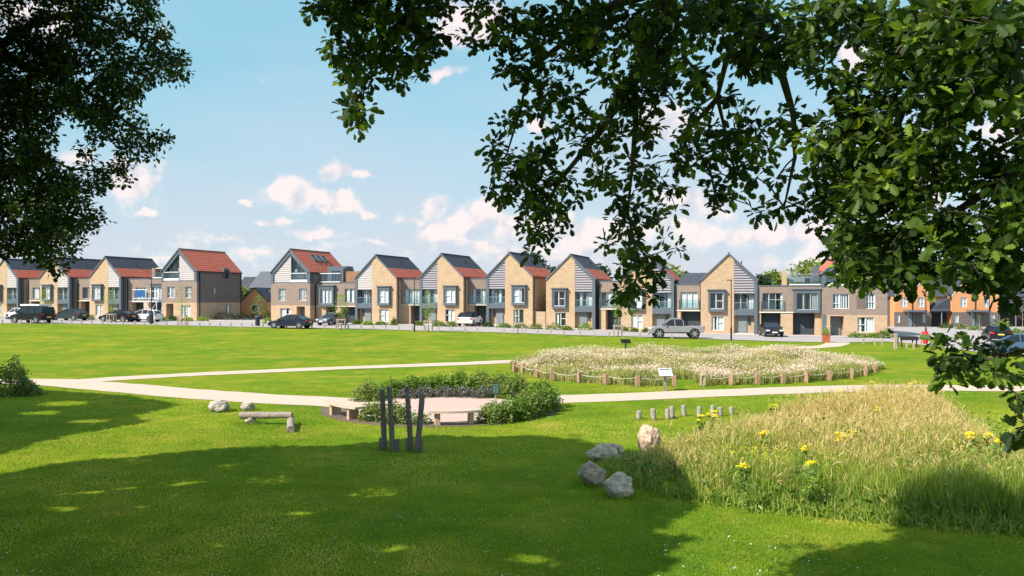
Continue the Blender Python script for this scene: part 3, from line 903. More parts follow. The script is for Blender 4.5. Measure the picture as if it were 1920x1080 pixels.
def link(label, xa, xb, za, zb_, back=.8, wins=(), bays=(), garages=((.15, .85),), top=5.75, slate=False, terrace=None, depth=7, lint=2.42, side_brick='buff_brick'):
    """lower wing between two gabled houses; xa, xb are photo columns of its ends on the street line"""
    p0 = street(xa); p1 = street(xb)
    d = p1 - p0; W = math.hypot(d.x, d.y); rz = math.atan2(d.y, d.x)
    h = House('garage_wing', label, (p0.x, p0.y, (za + zb_) / 2), rz, W, False, 'house', 'flat-roofed garage wings of the terrace')
    e = .02
    holes = [(a * W, b * W, c, dd) for a, b, c, dd, *_ in wins] + [(a * W + .15, b * W - .15, c + .2, dd - .2) for a, b, c, dd, *_ in bays]
    h.holes('upper_wall', 'brown_brick', e, W - e, lint + .12, top, back, back + .3, holes)
    h.box('upper_wall', 'brown_brick', e, W - e, back + .75, back + depth, lint + .12, top - .3)
    h.box('lintel', 'cream_trim', e, W - e, back - .04, back + .3, lint, lint + .115)
    h.box('parapet_cap', 'dark_metal', e, W - e, back - .05, back + .35, top, top + .1)
    h.box('flat_roof', 'roof_lead', e, W - e, back + .3, back + depth, top - .3, top - .15)
    h.box('soffit', 'roof_lead', e, W - e, back + .3, back + 1.2, lint + .0, lint + .1)
    yg = back + 1.0
    for a, b, c, dd, *o in wins:
        k = o[0] if o else {}
        x0, x1 = a * W, b * W
        h.window(x0, x1, c, dd, back + .12, yb=.35, **{kk: v for kk, v in k.items() if kk != 'juliet'}, frame='grey_frame')
        if k.get('juliet', True) and 'juliet' in k or not k:
            h.box('balcony_rail', 'rail_glass', x0 - .15, x1 + .15, back - .14, back - .12, c - .05, c + 1.0)
            for xx in (x0 - .17, x1 + .13): h.box('rail_post', 'galv_metal', xx, xx + .04, back - .15, back - .003, c - .1, c + 1.02)
    for a, b, c, dd, *o in bays:
        x0, x1 = a * W, b * W; k = o[0] if o else {}
        yb0 = back - .45
        for r in ((x0, x0 + .28, c, dd), (x1 - .28, x1, c, dd), (x0 + .28, x1 - .28, c, c + .32), (x0 + .28, x1 - .28, dd - .36, dd)):
            h.box('bay_window_box', 'dark_metal', r[0], r[1], yb0, back - .002, r[2], r[3])
        h.box('bay_canopy', 'dark_metal', x0 - .15, x1 + .15, yb0 - .12, back - .002, dd, dd + .1)
        h.window(x0 + .28, x1 - .28, c + .32, dd - .36, yb0 + .14, div=(.33, .66), frame='grey_frame', name='bay_window', yb=.6, **k)
    # ground floor: piers and garage doors
    last = e
    gl = sorted((a * W, b * W) for a, b in garages)
    for x0, x1 in gl:
        if x0 - last > .05: h.box('pier', side_brick, last, x0, back + .05, back + depth, -.6, lint - .002)
        gd = MB(); z = -.05
        while z < lint - .12:
            gd.box(x0, x1, yg, yg + .06, z, min(z + .42, lint - .02)); gd.box(x0, x1, yg + .015, yg + .06, z + .42, z + .44); z += .44
        g = gd.build('garage_door', 'garage_door', h.e)
        hd = MB(); hd.box((x0 + x1) / 2 - .1, (x0 + x1) / 2 + .1, yg - .03, yg, .75, .8); hd.build('handle', 'galv_metal', g)
        last = x1
    if W - e - last > .05: h.box('pier', side_brick, last, W - e, back + .05, back + depth, -.6, lint - .002)
    if not gl: pass
    if slate:
        h.prism('roof', 'slate_tile', [(e, top + .02), (W - e, top + .02), (W - e, top + .03), (e, top + .03)], back + .36, back + .5)
        m = h.mb('roof', 'slate_tile'); m.add([(e, back + .2, top + .11), (W - e, back + .2, top + .11), (W - e, back + 5.5, top + 1.55), (e, back + 5.5, top + 1.55), (e, back + 5.5, top), (W - e, back + 5.5, top)], [(0, 1, 2, 3), (3, 2, 5, 4), (0, 3, 4), (1, 5, 2)])
    if terrace: terrace(h, W, back, top)
    h.pipe(.06, .15, back - .1, back - .01, -.3, top - .1)
    h.done()
    return h
# ---- the terrace, left to right
gable_house('leftmost buff brick gabled house, cut by the photo edge', -18, 1.2, 21, False, 'slat_pale', bay_c=((0, .5),))
link('brown brick garage wing right of the far left gabled house', 44, 74, 1.2, 1.2, wins=((.28, .95, 2.8, 4.5, dict(div=(.5,), curtain=((0, .5),))),))
gable_house('buff brick gabled house half hidden by drooping oak leaves at left', 75, 1.2, 21, False, 'slat_pale', bay_c=((.3, 1),), low_c=((.2, 1),))
link('brown brick garage wing between the leaf-hidden gable and the gable with a full view', 137, 167, 1.2, 1.2, wins=((.3, .95, 2.8, 4.5, dict(div=(.5,), curtain=((.5, 1),), cmat='curtain_green')),))
gable_house('buff brick gabled house just left of the scaffold platform', 168, 1.19, 21, False, 'slat_pale', bay_c=((0, 1),), low_c=((0, 1),))


def terr_left(h, W, back, top):
    # roof terrace beside the tall red-roofed house
    h.box('terrace_wall', 'brown_brick', W * .58, W * .66, back + .5, back + 4, top + .0, top + 1.6)
    h.box('terrace_wall', 'brown_brick', W * .66, W - .05, back + 3.0, back + 4, top, top + 1.5)
    h.box('terrace_base', 'white_frame', W * .66, W - .05, back + .05, back + .28, top + .11, top + .24)
    h.box('terrace_rail', 'rail_glass', W * .66, W - .05, back + .1, back + .12, top + .24, top + 1.0)
    h.box('terrace_beam', 'cream_trim', W * .68, W - .05, back + .5, back + .75, top + 1.5, top + 1.62)
    h.box('side_table', 'black_metal', W * .72, W * .82, back + .8, back + 1.4, top, top + .55)


link('brown brick wing with a bay window and roof terrace behind the scaffold platform', 231, 303, 1.18, 1.1, top=5.7, garages=((.1, .42), (.55, .9)),
     wins=((.22, .5, 2.75, 4.45, dict(div=(.33, .66), juliet=True, curtain=((0, .3), (.35, .6), (.7, 1)))),), bays=((.66, .99, 2.35, 4.9, dict(curtain=((.1, .55), (.6, 1)))),), terrace=terr_left)
H1 = big_house('tall red-roofed house with a long dark brick side wall, left of the side street', 303, 1.1, 21, False, up=((.16, .38, 3.0, 4.6), (.68, .86, 3.0, 4.6)))
# dormer and side openings on its long wall
hh = H1; W = 6.3
f = MB(); f.box(W - .9, W + .12, 5.3, 6.5, 5.9, 7.35); d_ = f.build('dormer', 'dark_metal', hh.e)
f = MB(); f.box(W + .12, W + .15, 5.5, 6.3, 5.95, 7.05); f.build('pane', 'car_glass', d_)
f = MB(); f.box(W, W + .04, 3.15, 3.75, 3.4, 4.6); f.build('window', 'dark_metal', hh.e)
f = MB(); f.box(W, W + .06, 3.3, 3.6, 3.55, 4.45); f.build('vent_panel', 'slat_mauve', hh.e)
f = MB(); f.box(W - .008, W + .04, 6.0, 6.75, .4, 2.0); sw = f.build('side_window', 'dark_metal', hh.e)
f = MB(); f.box(W + .04, W + .05, 6.15, 6.5, .5, 1.9); f.build('pane', 'curtain', sw)
H2 = big_house('tall red-roofed house with three skylights, right of the side street', 508, .76, 21, True, up=((.08, .28, 3.0, 4.6), (.62, .80, 3.0, 4.6)), low=(.5, .76, .3, 1.95), skylights=True, side='brown_brick')


def terr_mid(h, W, back, top):
    h.box('terrace_wall', 'timber_clad', W * .62, W - .05, back + .6, back + 5, top + .1, top + 1.55)
    h.box('terrace_box', 'dark_metal', W * .16, W * .60, back + 1.3, back + 3.0, top + .1, top + 2.3)
    h.box('terrace_fin', 'dark_metal', W * .57, W * .62, back + .3, back + 3.0, top + .1, top + 2.0)
    h.window(W * .26, W * .55, top + .15, top + 1.7, back + 1.2, div=(.25, .5, .75), curtain=((.1, .3), (.6, .8)), cmat='curtain_green', name='terrace_door', frame='dark_metal', yb=.18)
    h.box('terrace_base', 'white_frame', W * .1, W * .57, back + .05, back + .25, top + .11, top + .22)
    h.box('terrace_rail', 'rail_glass', W * .1, W * .57, back + .1, back + .12, top + .22, top + 1.25)
    h.box('terrace_rail_cap', 'white_frame', W * .1, W * .57, back + .08, back + .14, top + 1.25, top + 1.34)


link('wide brown brick wing with timber clad roof terrace and dark bay window', 584, 666, .76, .7, top=5.35, garages=((.24, .48), (.58, .94)), back=.9,
     wins=((.68, .99, 2.75, 4.6, dict(div=(.33, .66), curtain=((.1, .35), (.45, .62), (.7, 1)), cmat='curtain')),), bays=((.12, .46, 2.35, 4.95, dict(curtain=((.05, .3), (.4, .62), (.68, .9)))),), terrace=terr_mid, lint=2.2)
gable_house('buff brick gabled house with white blinds, next to the timber clad roof terrace', 666, .70, 21, True, 'slat_pale', low_c=((0, 1),), bay_c=((0, 1),), balc_c=((.5, .6),))
link('brown brick garage wing left of the second full gable, behind a lamp post', 744, 787, .7, .72, wins=((.25, .95, 2.65, 4.5, dict(div=(.33, .66), juliet=True, curtain=((0, .2), (.3, 1)), cmat='curtain')),), garages=((.5, .97),))
gable_house('buff brick gabled house directly left of the parked white SUV', 787, .72, 21, True, 'slat_mauve', low_c=((0, .75),), bay_c=((0, 1),), balc_c=((0, .35), (.6, 1)))
link('brown brick garage wing behind the parked white SUV', 866, 911, .72, .75, wins=((.3, .93, 2.65, 4.5, dict(div=(.3, .65), juliet=True, curtain=((.1, .25), (.7, .9)))),), garages=((.42, .95),))
gable_house('buff brick gabled house with a plain orange-lit side wall facing a gap', 912, .75, 21, True, 'slat_mauve', low_c=((.8, 1),), bay_c=((.3, 1),), balc_c=((.3, .5), (.8, 1)), low_z0=.1)
# yard wall in the gap
pa, pb = street(998), street(1023)
d = pb - pa; yw = House('yard_wall', 'low buff brick wall closing the gap between two gabled houses', (pa.x, pa.y, .6), math.atan2(d.y, d.x), d.length, False, 'wall')
yw.box('brickwork', 'buff_brick', .06, d.length - .06, .1, .35, -.6, 1.75); yw.box('coping', 'cream_trim', .06, d.length - .06, .07, .38, 1.75, 1.8); yw.done()
gable_house('buff brick gabled house right of the gap with its windows uncurtained', 1024, .36, 20, False, 'slat_mauve', bay_c=((0, .08), (.92, 1)), low_c=((.1, .3),), balc_c=((.2, .4), (.6, 1)))
link('brown brick garage wing behind the staked sapling and oak tip', 1118, 1165, .36, .22, wins=((.12, .8, 2.75, 4.5, dict(div=(.33, .66), juliet=True, curtain=((.4, .6),))),), garages=((.3, .9),))
gable_house('buff brick gabled house behind the hanging oak branch and silver pickup', 1165, .2, 18, False, 'slat_mauve', bay_c=((.5, 1),), low_c=((0, 1),), balc_c=((0, .25), (.8, 1)))
link('brown brick garage wing with slate roof behind the silver pickup', 1263, 1314, .2, .12, wins=((.2, .84, 2.75, 4.6, dict(div=(.33, .66), juliet=True, curtain=((0, .65), (.7, 1)))),), garages=((.2, .93),), slate=True, top=5.4)
gable_house('buff brick gabled house with a black lamp post before it, right of the pickup', 1314, .1, 16, False, 'slat_mauve', bay_c=((0, .06), (.94, 1)), low_c=((0, .25), (.4, 1)), balc_c=((.3, .36), (.75, 1)))


def terr_right(h, W, back, top):
    h.box('chimney_wall', 'buff_brick', W * .40, W * .47, back + .4, back + 2.2, top - .2, top + 1.75)
    h.box('terrace_base', 'white_frame', W * .50, W * .99, back + .05, back + .25, top + .11, top + .22)
    h.box('terrace_rail', 'rail_glass', W * .50, W * .99, back + .1, back + .12, top + .22, top + 1.25)
    h.box('terrace_rail_cap', 'galv_metal', W * .50, W * .99, back + .08, back + .14, top + 1.25, top + 1.31)
    h.box('terrace_back', 'galv_metal', W * .53, W * .9, back + 3.0, back + 3.1, top + .5, top + 1.1)
    h.box('terrace_post', 'dark_metal', W * .88, W * .98, back + .8, back + 2.4, top + .1, top + 2.2)
    for k in (.76, .8): h.box('terrace_chair', 'black_metal', W * k, W * k + .3, back + 1.2, back + 1.6, top, top + .9)


link('wide brown brick wing with a double garage, dark bay window and glass railed terrace', 1420, 1541, .1, -.05, top=5.35, back=.5, garages=((.06, .37), (.56, .9)),
     wins=((.08, .40, 2.75, 4.6, dict(div=(.33, .66), juliet=True, tr=(.33, 1, .6), curtain=((.3, .36), (.9, 1)))),), bays=((.57, .98, 2.45, 4.95, dict(curtain=((.3, .4), (.72, 1)), cmat='curtain_green')),), terrace=terr_right)
H3 = big_house('tall house with a patterned brown brick front under the oak leaves at right', 1541, -.07, 14, False, W=6.5, up=((.17, .42, 3.0, 4.6), (.68, .82, 3.0, 4.6)), low=(.55, .80, .5, 2.1))
f = MB()
for j in range(12):
    for k in range(4):
        f.box(3.45 + k * .24 + (j % 2) * .12, 3.58 + k * .24 + (j % 2) * .12, -.045, 0, 3.0 + j * .13, 3.07 + j * .13)
f.build('brick_pattern', 'dark_brick', H3.e)
f = MB(); f.box(0.02, .42, -.05, .005, -.4, 2.34); f.build('corner_post', 'dark_metal', H3.e)


# ---- orange brick houses at the far right
def orange_house(label, xl, yg, s, gw, win, roofx, lean=True):
    x = (xl - 960) / s; base = CH - (yg - HZ) / s
    Wd = gw * 2
    h = House('brick_cottage', label, (x, F / s, base), 0, Wd, False, 'house', 'orange brick houses with twin gables')
    eh, rh = 4.45, 6.7
    for k in range(2):
        x0 = k * gw
        hs = [(x0 + gw * .5 - .45, x0 + gw * .5 + .5, 2.95, 4.35)]
        h.holes('wall', 'orange_brick', x0, x0 + gw, 2.2, eh, 0, .3, hs)
        h.prism('wall', 'orange_brick', [(x0, eh), (x0 + gw / 2, rh), (x0 + gw, eh)], 0, .3)
        h.window(hs[0][0], hs[0][1], hs[0][2], hs[0][3], .08, div=(.5,), tr=(.5, 1, .5), curtain=win, yb=.24)
        for sgn in (0, 1):
            q = lambda a, z: (x0 + (a if sgn == 0 else gw - a), z)
            h.prism('roof', 'slate_tile', [q(-.0, eh + .02), q(gw / 2, rh + .02), q(gw / 2, rh + .14), q(-.0, eh + .14)], .02, 6)
            h.prism('verge', 'cream_trim', [q(0, eh - .02), q(gw / 2, rh - .02), q(gw / 2, rh + .14), q(0, eh + .14)], -.06, .0)
        lw = (x0 + gw * .62, x0 + gw * .85, .7, 1.9) if k else (x0 + gw * .1, x0 + gw * .3, .7, 1.9)
        h.holes('lower_wall', 'dark_brick', x0 + .01, x0 + gw - .01, -.6, 2.2, .01, .3, [lw])
        h.window(*lw, .08, div=(), curtain=(0, 1), yb=.24)
    h.box('wall', 'orange_brick', 0.01, Wd - .01, .32, 8, -.6, eh)
    h.pipe(gw - .05, gw + .05, -.1, -.01, -.3, eh)
    h.box('porch_canopy', 'dark_metal', gw - 1.3, gw + 1.6, -1.2, 0, 2.25, 2.5)
    for xx in (gw - 1.2, gw + 1.4): h.box('porch_post', 'dark_metal', xx, xx + .1, -1.15, -1.05, -.5, 2.25)
    d = MB(); d.box(gw - .6, gw + .2, -.04, .008, .05, 2.1); d = d.build('front_door', 'front_door', h.e)
    k = MB(); k.box(gw - .5, gw - .45, -.07, -.04, .9, 1.1); k.build('handle', 'galv_metal', d)
    # main roof running sideways behind the gables
    m = h.mb('main_roof', 'slate_tile'); a, b = -roofx[0], Wd + roofx[1]
    m.add([(a, 1.2, eh), (b, 1.2, eh), (b, 5.2, rh + .0), (a, 5.2, rh + .0), (b, 9.2, eh), (a, 9.2, eh)], [(0, 1, 2, 3), (3, 2, 4, 5), (0, 3, 5), (1, 4, 2), (0, 5, 4, 1)])
    h.box('side_wall', 'orange_brick', Wd, Wd + roofx[1] - .05, 1.5, 8.8, 2.3, eh - .01)
    if roofx[0] > 1: h.box('side_wall', 'dark_brick', -roofx[0] + .05, 0, 1.5, 8.8, -.6, eh - .01)
    if lean:
        w_ = roofx[1] - .1
        m.add([(Wd + .01, .1, 2.35), (Wd + w_, .1, 2.35), (Wd + w_, 1.4, 4.2), (Wd + w_ * .55, 1.4, 3.9), (Wd + .01, 1.4, 2.4)], [(0, 1, 2), (0, 2, 3), (0, 3, 4)])
        h.prism('carport_roof', 'slate_tile', [(Wd + .01, 2.4), (Wd + w_, 4.3), (Wd + w_, 2.4)], .35, 1.45)
        h.box('carport_fascia', 'black_metal', Wd + .01, Wd + w_, -.1, 1.4, 2.2, 2.38)
        h.box('carport_post', 'galv_metal', Wd + w_ * .55, Wd + w_ * .55 + .1, .0, .1, -.4, 2.2)
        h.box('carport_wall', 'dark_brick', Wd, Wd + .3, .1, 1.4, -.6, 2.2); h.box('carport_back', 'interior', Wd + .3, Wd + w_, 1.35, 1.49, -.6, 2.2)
    h.done()


orange_house('orange brick twin-gabled house nearest the terrace, its gable tops behind oak leaves', 1678, 614, 13.0, 2.5, (0, 1), (1.7, 3.2))
orange_house('orange brick twin-gabled house right of a dark carport, second from the terrace', 1785, 614, 13.0, 3.35, (0, 1), (.3, 4.6))
orange_house('orange brick twin-gabled house at the right photo edge beyond the yellow-green hedge', 1936, 615, 13.0, 3.3, (0, 1), (.3, 3))


# ---- background roofs seen down the side street
def back_house(name, label, x0p, x1p, eavep, ridgep, y, dep, wall, roofm, front_gable=False, zbase=.6):
    a = P(x0p, eavep, y); b = P(x1p, eavep, y); rz = P(x0p, ridgep, y + (0 if front_gable else dep / 2)).z
    W_ = b.x - a.x; h = House(name, label, (a.x, y, 0), 0, W_, False, 'house')
    ez = a.z
    h.box('wall', wall, 0, W_, 0, dep, zbase - .5, ez)
    if front_gable:
        h.prism('wall', wall, [(0, ez), (W_ / 2, rz), (W_, ez)], 0.0, dep)
        for sg in (0, 1):
            q = lambda u, z: (u if sg == 0 else W_ - u, z)
            h.prism('roof', roofm, [q(-.1, ez), q(W_ / 2, rz + .04), q(W_ / 2, rz + .2), q(-.1, ez + .15)], -.1, dep)
    else:
        m = h.mb('roof', roofm)
        m.add([(-.2, -.2, ez), (W_ + .2, -.2, ez), (W_ * .97, dep / 2, rz), (W_ * .06, dep / 2, rz), (W_ + .2, dep + .2, ez), (-.2, dep + .2, ez)], [(0, 1, 2, 3), (3, 2, 4, 5), (0, 3, 5), (1, 4, 2), (0, 5, 4, 1)])
        h.box('gutter', 'black_metal', -.2, W_ + .2, -.3, -.2, ez - .12, ez + .02)
    w_ = MB(); w_.box(W_ * .4, W_ * .4 + 1, -.04, -.002, ez - 1.6, ez - .4); w_ = w_.build('window', 'white_frame', h.e)
    g = MB(); g.box(W_ * .4 + .1, W_ * .4 + .9, -.05, -.04, ez - 1.5, ez - .5); g.build('pane', 'car_glass', w_)
    h.done()


back_house('distant_house', 'distant house whose dark slate roof shows at the head of the side street', 440, 492, 546, 519, 150, 9, 'buff_brick', 'slate_tile')
back_house('distant_house', 'distant house with a grey sloping roof behind the skylight house', 468, 530, 540, 509, 138, 10, 'brown_brick', 'roof_lead')
back_house('brick_garage', 'small orange brick garage with its gable to the side street', 452, 502, 566, 541, 124, 6, 'orange_brick', 'slate_tile', True)
back_house('brick_garage', 'slate roofed garage tucked left of the skylight house', 482, 520, 566, 543, 127, 6, 'orange_brick', 'slate_tile')
# ------------------------------------------------------------------ vehicles
CARS = {
    'sedan': dict(L=4.7, Wd=1.82, low=[(0, .34), (0, .78), (.03, .98), (.14, 1.04), (.30, 1.0), (.70, .93), (.86, .80), (.97, .66), (1, .52), (.99, .28)],
                  cab=[(.10, 1.0), (.27, 1.36), (.42, 1.43), (.52, 1.42), (.73, .92)]),
    'hatch': dict(L=4.15, Wd=1.78, low=[(0, .34), (.0, .8), (.02, .98), (.3, 1.0), (.70, .96), (.86, .86), (.97, .68), (1, .5), (.99, .28)],
                  cab=[(.02, .98), (.10, 1.33), (.28, 1.46), (.48, 1.46), (.56, 1.42), (.76, .95)]),
    'suv': dict(L=4.5, Wd=1.88, low=[(0, .4), (0, .9), (.02, 1.08), (.3, 1.08), (.70, 1.06), (.85, 1.0), (.97, .85), (1, .6), (.99, .36)],
                cab=[(.02, 1.08), (.09, 1.50), (.25, 1.64), (.48, 1.63), (.56, 1.58), (.74, 1.05)]),
    'van': dict(L=5.1, Wd=1.92, low=[(0, .4), (0, 1.0), (.01, 1.15), (.3, 1.15), (.78, 1.1), (.90, 1.0), (.98, .82), (1, .6), (.99, .36)],
                cab=[(.01, 1.15), (.03, 1.8), (.25, 1.92), (.55, 1.92), (.64, 1.84), (.82, 1.1)]),
    'pickup': dict(L=5.3, Wd=1.85, low=[(0, .55), (0, 1.14), (.36, 1.14), (.37, 1.16), (.70, 1.18), (.76, 1.17), (.93, 1.08), (.985, .95), (1, .65), (.99, .48)],
                   cab=[(.375, 1.14), (.39, 1.66), (.42, 1.78), (.58, 1.79), (.64, 1.70), (.76, 1.16)]),
}


def car(name, label, kind, paint, loc, heading, rail=False, roofp=None, wr=.33):
    """heading: direction of the bonnet, radians from +X"""
    c = CARS[kind]; L, Wd = c['L'], c['Wd']; hw = Wd / 2
    e = thing(name, label, 'pickup truck' if kind == 'pickup' else 'car', loc, heading)
    pts = [(a * L - L / 2, z) for a, z in c['low']]
    zb = .24 if kind in ('sedan', 'hatch') else .48 if kind == 'pickup' else .32
    low = pts + [(L / 2 - .12, zb), (-L / 2 + .1, zb)]
    m = MB(); n = len(low); cx = sum(p[0] for p in low) / n
    ys = [(-hw, .93), (-hw + .10, .985), (-hw + .3, 1.0), (0, 1.01), (hw - .3, 1.0), (hw - .10, .985), (hw, .93)]
    vs = []
    for y, k in ys:
        for x, z in low:
            bow = 1 - .045 * (abs(y) / hw) ** 2
            vs.append((x * bow, y, .55 + (z - .55) * k))
    fs = [(i + j * n, (i + 1) % n + j * n, (i + 1) % n + (j + 1) * n, i + (j + 1) * n) for j in range(len(ys) - 1) for i in range(n)]
    fs += [list(range(n)), list(range(len(ys) * n - 1, (len(ys) - 1) * n - 1, -1))]
    m.add(vs, fs); 
    body = m.build('body', paint, e, smooth=False)
    # dark sill, grille and arches
    m = MB()
    wx = (-L * .315, L * .32)
    for x in wx:
        for sg in (-1, 1):
            m.tube([(x, sg * (hw - .12), wr + .03), (x, sg * (hw + .004), wr + .03)], wr + .085, 20)
    m.box(L / 2 - .09, L / 2 - .004, -hw * .6, hw * .6, .34, .5)
    m.box(-L * .22, L * .22, -hw - .002, hw + .002, zb - .02, zb + .09)
    m.build('trim', 'black_metal', e)
    # cabin: glass with painted roof and pillars
    cab = [(a * L - L / 2, z) for a, z in c['cab']]; z0 = min(cab[0][1], cab[-1][1]); zt = max(z for _, z in cab)
    yw = lambda z: hw - .08 - .20 * max(0, (z - z0)) / (zt - z0)
    m = MB(); n = len(cab); vs = [(x, -yw(z), z) for x, z in cab] + [(x, yw(z), z) for x, z in cab]
    m.add(vs, [list(range(n)), list(range(2 * n - 1, n - 1, -1))] + [(i, i + n, i + n + 1, i + 1) for i in range(n - 1)])
    m.build('windows', 'car_glass', e)
    m = MB(); top = [p for p in cab if p[1] > zt - .17]
    for i in range(len(top) - 1):
        (xa, za), (xb, zb2) = top[i], top[i + 1]
        m.add([(xa, -yw(za) - .01, za + .005), (xb, -yw(zb2) - .01, zb2 + .005), (xb, yw(zb2) + .01, zb2 + .005), (xa, yw(za) + .01, za + .005),
               (xa, -yw(za) - .01, za + .045), (xb, -yw(zb2) - .01, zb2 + .045), (xb, yw(zb2) + .01, zb2 + .045), (xa, yw(za) + .01, za + .045)],
              [(0, 3, 2, 1), (4, 5, 6, 7), (0, 1, 5, 4), (1, 2, 6, 5), (2, 3, 7, 6), (3, 0, 4, 7)])
    for sg in (-1, 1):
        prs = [(cab[0], cab[1]), (cab[-2], cab[-1])] + [((x_, z0), (x_ + .05, zt - .02)) for x_ in ([-L * .06, -L * .25] if kind != 'pickup' else [L * .03])]
        for (xa, za), (xb, zb2) in prs:
            m.tube([(xa, sg * (yw(za) + .005), za), (xb, sg * (yw(zb2) + .005), zb2 + .02)], .035, 5)
    if kind in ('hatch', 'suv', 'van'): m.tube([cab[1][:1] + (0, cab[1][1] + .03), (cab[1][0] - .12, 0, cab[1][1])], .02, 5)
    m.build('roof', roofp or paint, e)
    # wheels
    for x in wx:
        for sg in (-1, 1):
            t = MB(); t.tube([(x, sg * (hw - .2), wr), (x, sg * (hw - .01), wr), (x, sg * (hw + .012), wr)], [wr, wr, wr - .03], 20); t = t.build('wheel', 'tyre', e)
            r_ = MB(); yo = sg * (hw + .014)
            r_.tube([(x, yo - sg * .02, wr), (x, yo, wr)], wr * .30, 10)
            for k in range(6):
                a = k * math.pi / 3
                r_.obox((x + math.cos(a) * wr * .4, yo - sg * .004, wr + math.sin(a) * wr * .4), wr * .72, .02, wr * .2, 0, tilt=(-a, 'Y'))
            r_.build('rim', 'rim', t)
    zl = pts[-3][1] if len(pts) > 3 else .7
    zf = c['low'][-3][1]; 
    for sg in (-1, 1):
        m = MB(); m.obox((L / 2 * .975 - .03, sg * (hw - .24), zf - .0), .14, .36, .13, 0); m.build('headlight', 'lamp_clear', e)
        m = MB(); m.obox((-L / 2 * .975 + .02, sg * (hw - .17), c['low'][1][1] - (.18 if kind == 'pickup' else 0)), .12, .28 if kind != 'pickup' else .16, .16 if kind != 'pickup' else .36, 0); m.build('tail_light', 'lamp_red', e)
        m = MB(); m.obox((L * .20, sg * (hw + .06), zt * .66 + .02), .12, .16, .12, 0); m.build('mirror', paint, e)
    m = MB(); m.box(L / 2 - .02, L / 2 + .012, -.26, .26, .42, .53); m.build('number_plate', 'plate_white', e)
    m = MB(); m.box(-L / 2 - .02, -L / 2 + .02, -.26, .26, .62, .73); m.build('number_plate', 'plate_yellow', e)
    if kind == 'pickup':
        m = MB(); m.box(-L / 2 + .06, -L * .13 - .1, -hw + .1, hw - .1, 1.03, 1.075); m.build('bed_floor', 'black_metal', e)
        m = MB()
        for sg in (-1, 1):
            m.tube([(-.75, sg * .7, 1.05), (-.86, sg * .62, 1.55), (-.86, 0, 1.58)], .025, 6); m.tube([(-1.5, sg * .72, 1.1), (-.88, sg * .63, 1.5)], .018, 6)
        m.build('roll_bar', 'black_metal', e)
    if rail:
        m = MB()
        for sg in (-1, 1): m.tube([(cab[1][0] + .3, sg * .6, zt + .03), (cab[1][0] + .35, sg * .6, zt + .09), (cab[-2][0] - .3, sg * .6, zt + .09), (cab[-2][0] - .2, sg * .6, zt + .03)], .02, 5)
        m.build('roof_rail', 'galv_metal', e)
    return e


def spot(px, py): 
    g = G(px, py); return (g.x, g.y, gzf(g.x, g.y) + .05)


LEFTW = R(180 - 19)     # facing left along the street
v = car('parked_van', 'long black people carrier with a pale roof box, parked at far left', 'van', 'paint_black', spot(61, 606), LEFTW, rail=True)
m = MB(); m.obox((-.2, 0, 2.06), 2.9, 1.1, .2); m.build('roof_box', 'plate_white', v)
car('parked_car', 'pale silver car mostly hidden behind the black people carrier', 'hatch', 'paint_white', spot(36, 599), R(150))
car('parked_car', 'dark green sedan parked nose-left by a low hedge, second house from left', 'sedan', 'paint_green', spot(131, 601), R(163))
car('parked_car', 'black sedan touching the staked sapling, left of the white hatchback', 'sedan', 'paint_black', spot(222, 603.5), R(163))
car('parked_car', 'white hatchback parked under the scaffold platform', 'hatch', 'paint_white', spot(270, 603.5), R(172))
car('parked_car', 'glossy black coupe-like sedan parked across from the house with skylights', 'sedan', 'paint_navy', spot(545, 616), R(166))
car('parked_car', 'dark grey hatchback nosed out of a garage drive behind a green sapling', 'hatch', 'paint_grey', spot(624, 610), R(240))
car('parked_car', 'white SUV with dark rear window parked tail-out on a drive', 'suv', 'paint_white', spot(881, 611.5), R(76), roofp='paint_black')
car('parked_pickup', 'silver pickup truck with a roll bar, parked at the lawn edge', 'pickup', 'paint_silver', spot(1267, 634), R(177), rail=True, wr=.42)
car('parked_car', 'black sedan facing the lawn before the left garage door of the double garage', 'sedan', 'paint_black', spot(1445, 631), R(-98))
car('parked_car', 'black hatchback seen from behind with a yellow plate, on the right-hand road', 'hatch', 'paint_black', spot(1868, 640), R(70))
car('parked_car', 'blue-grey hatchback partly hidden by the low oak sprig at right', 'hatch', 'paint_blue', spot(1905, 668), R(150))
car('parked_car', 'white car showing between the patterned brick house and orange houses', 'hatch', 'paint_white', spot(1668, 611), R(170))
car('parked_car', 'white car roof peeking over clipped shrubs by the dark carport', 'sedan', 'paint_white', spot(1774, 611), R(100))

# scaffold platform with a blue board
g = G(252, 603.5); g.z = gzf(g.x, g.y)
e = thing('scaffold_platform', 'raised scaffold platform with a blue board and lattice deck', 'scaffold', (g.x, g.y + 4, g.z), R(-15))
m = MB()
for sx in (-.2, 1.6):
    for sy in (-.5, .5):
        m.tube([(sx, sy, 0), (sx, sy, 2.5)], .05, 6)
m.tube([(-.2, -.5, .2), (1.6, -.5, 2.4)], .035, 5); m.tube([(1.6, -.5, .2), (-.2, -.5, 2.4)], .035, 5)
m.build('leg_frame', 'board_white', e)
m = MB(); m.box(-2.0, 1.9, -.55, .55, 2.95, 3.02)
for sy in (-.55, .55):
    m.tube([(-2, sy, 2.5), (1.9, sy, 2.5)], .04, 5)
    for k in range(9): m.tube([(-2 + k * .43, sy, 2.5), (-2 + (k + .5) * .43, sy, 2.95), (-2 + (k + 1) * .43, sy, 2.5)], .03, 4)
m.build('deck', 'board_white', e)
m = MB(); m.box(-1.7, -.1, -.6, -.56, 3.15, 4.05); m.build('board', 'blue_panel', e)
m = MB(); m.box(-1.95, .3, -.62, -.54, 4.06, 4.14)
for x in (.7, 1.3, 1.9): m.tube([(x, -.5, 3), (x, -.5, 4.3)], .03, 5)
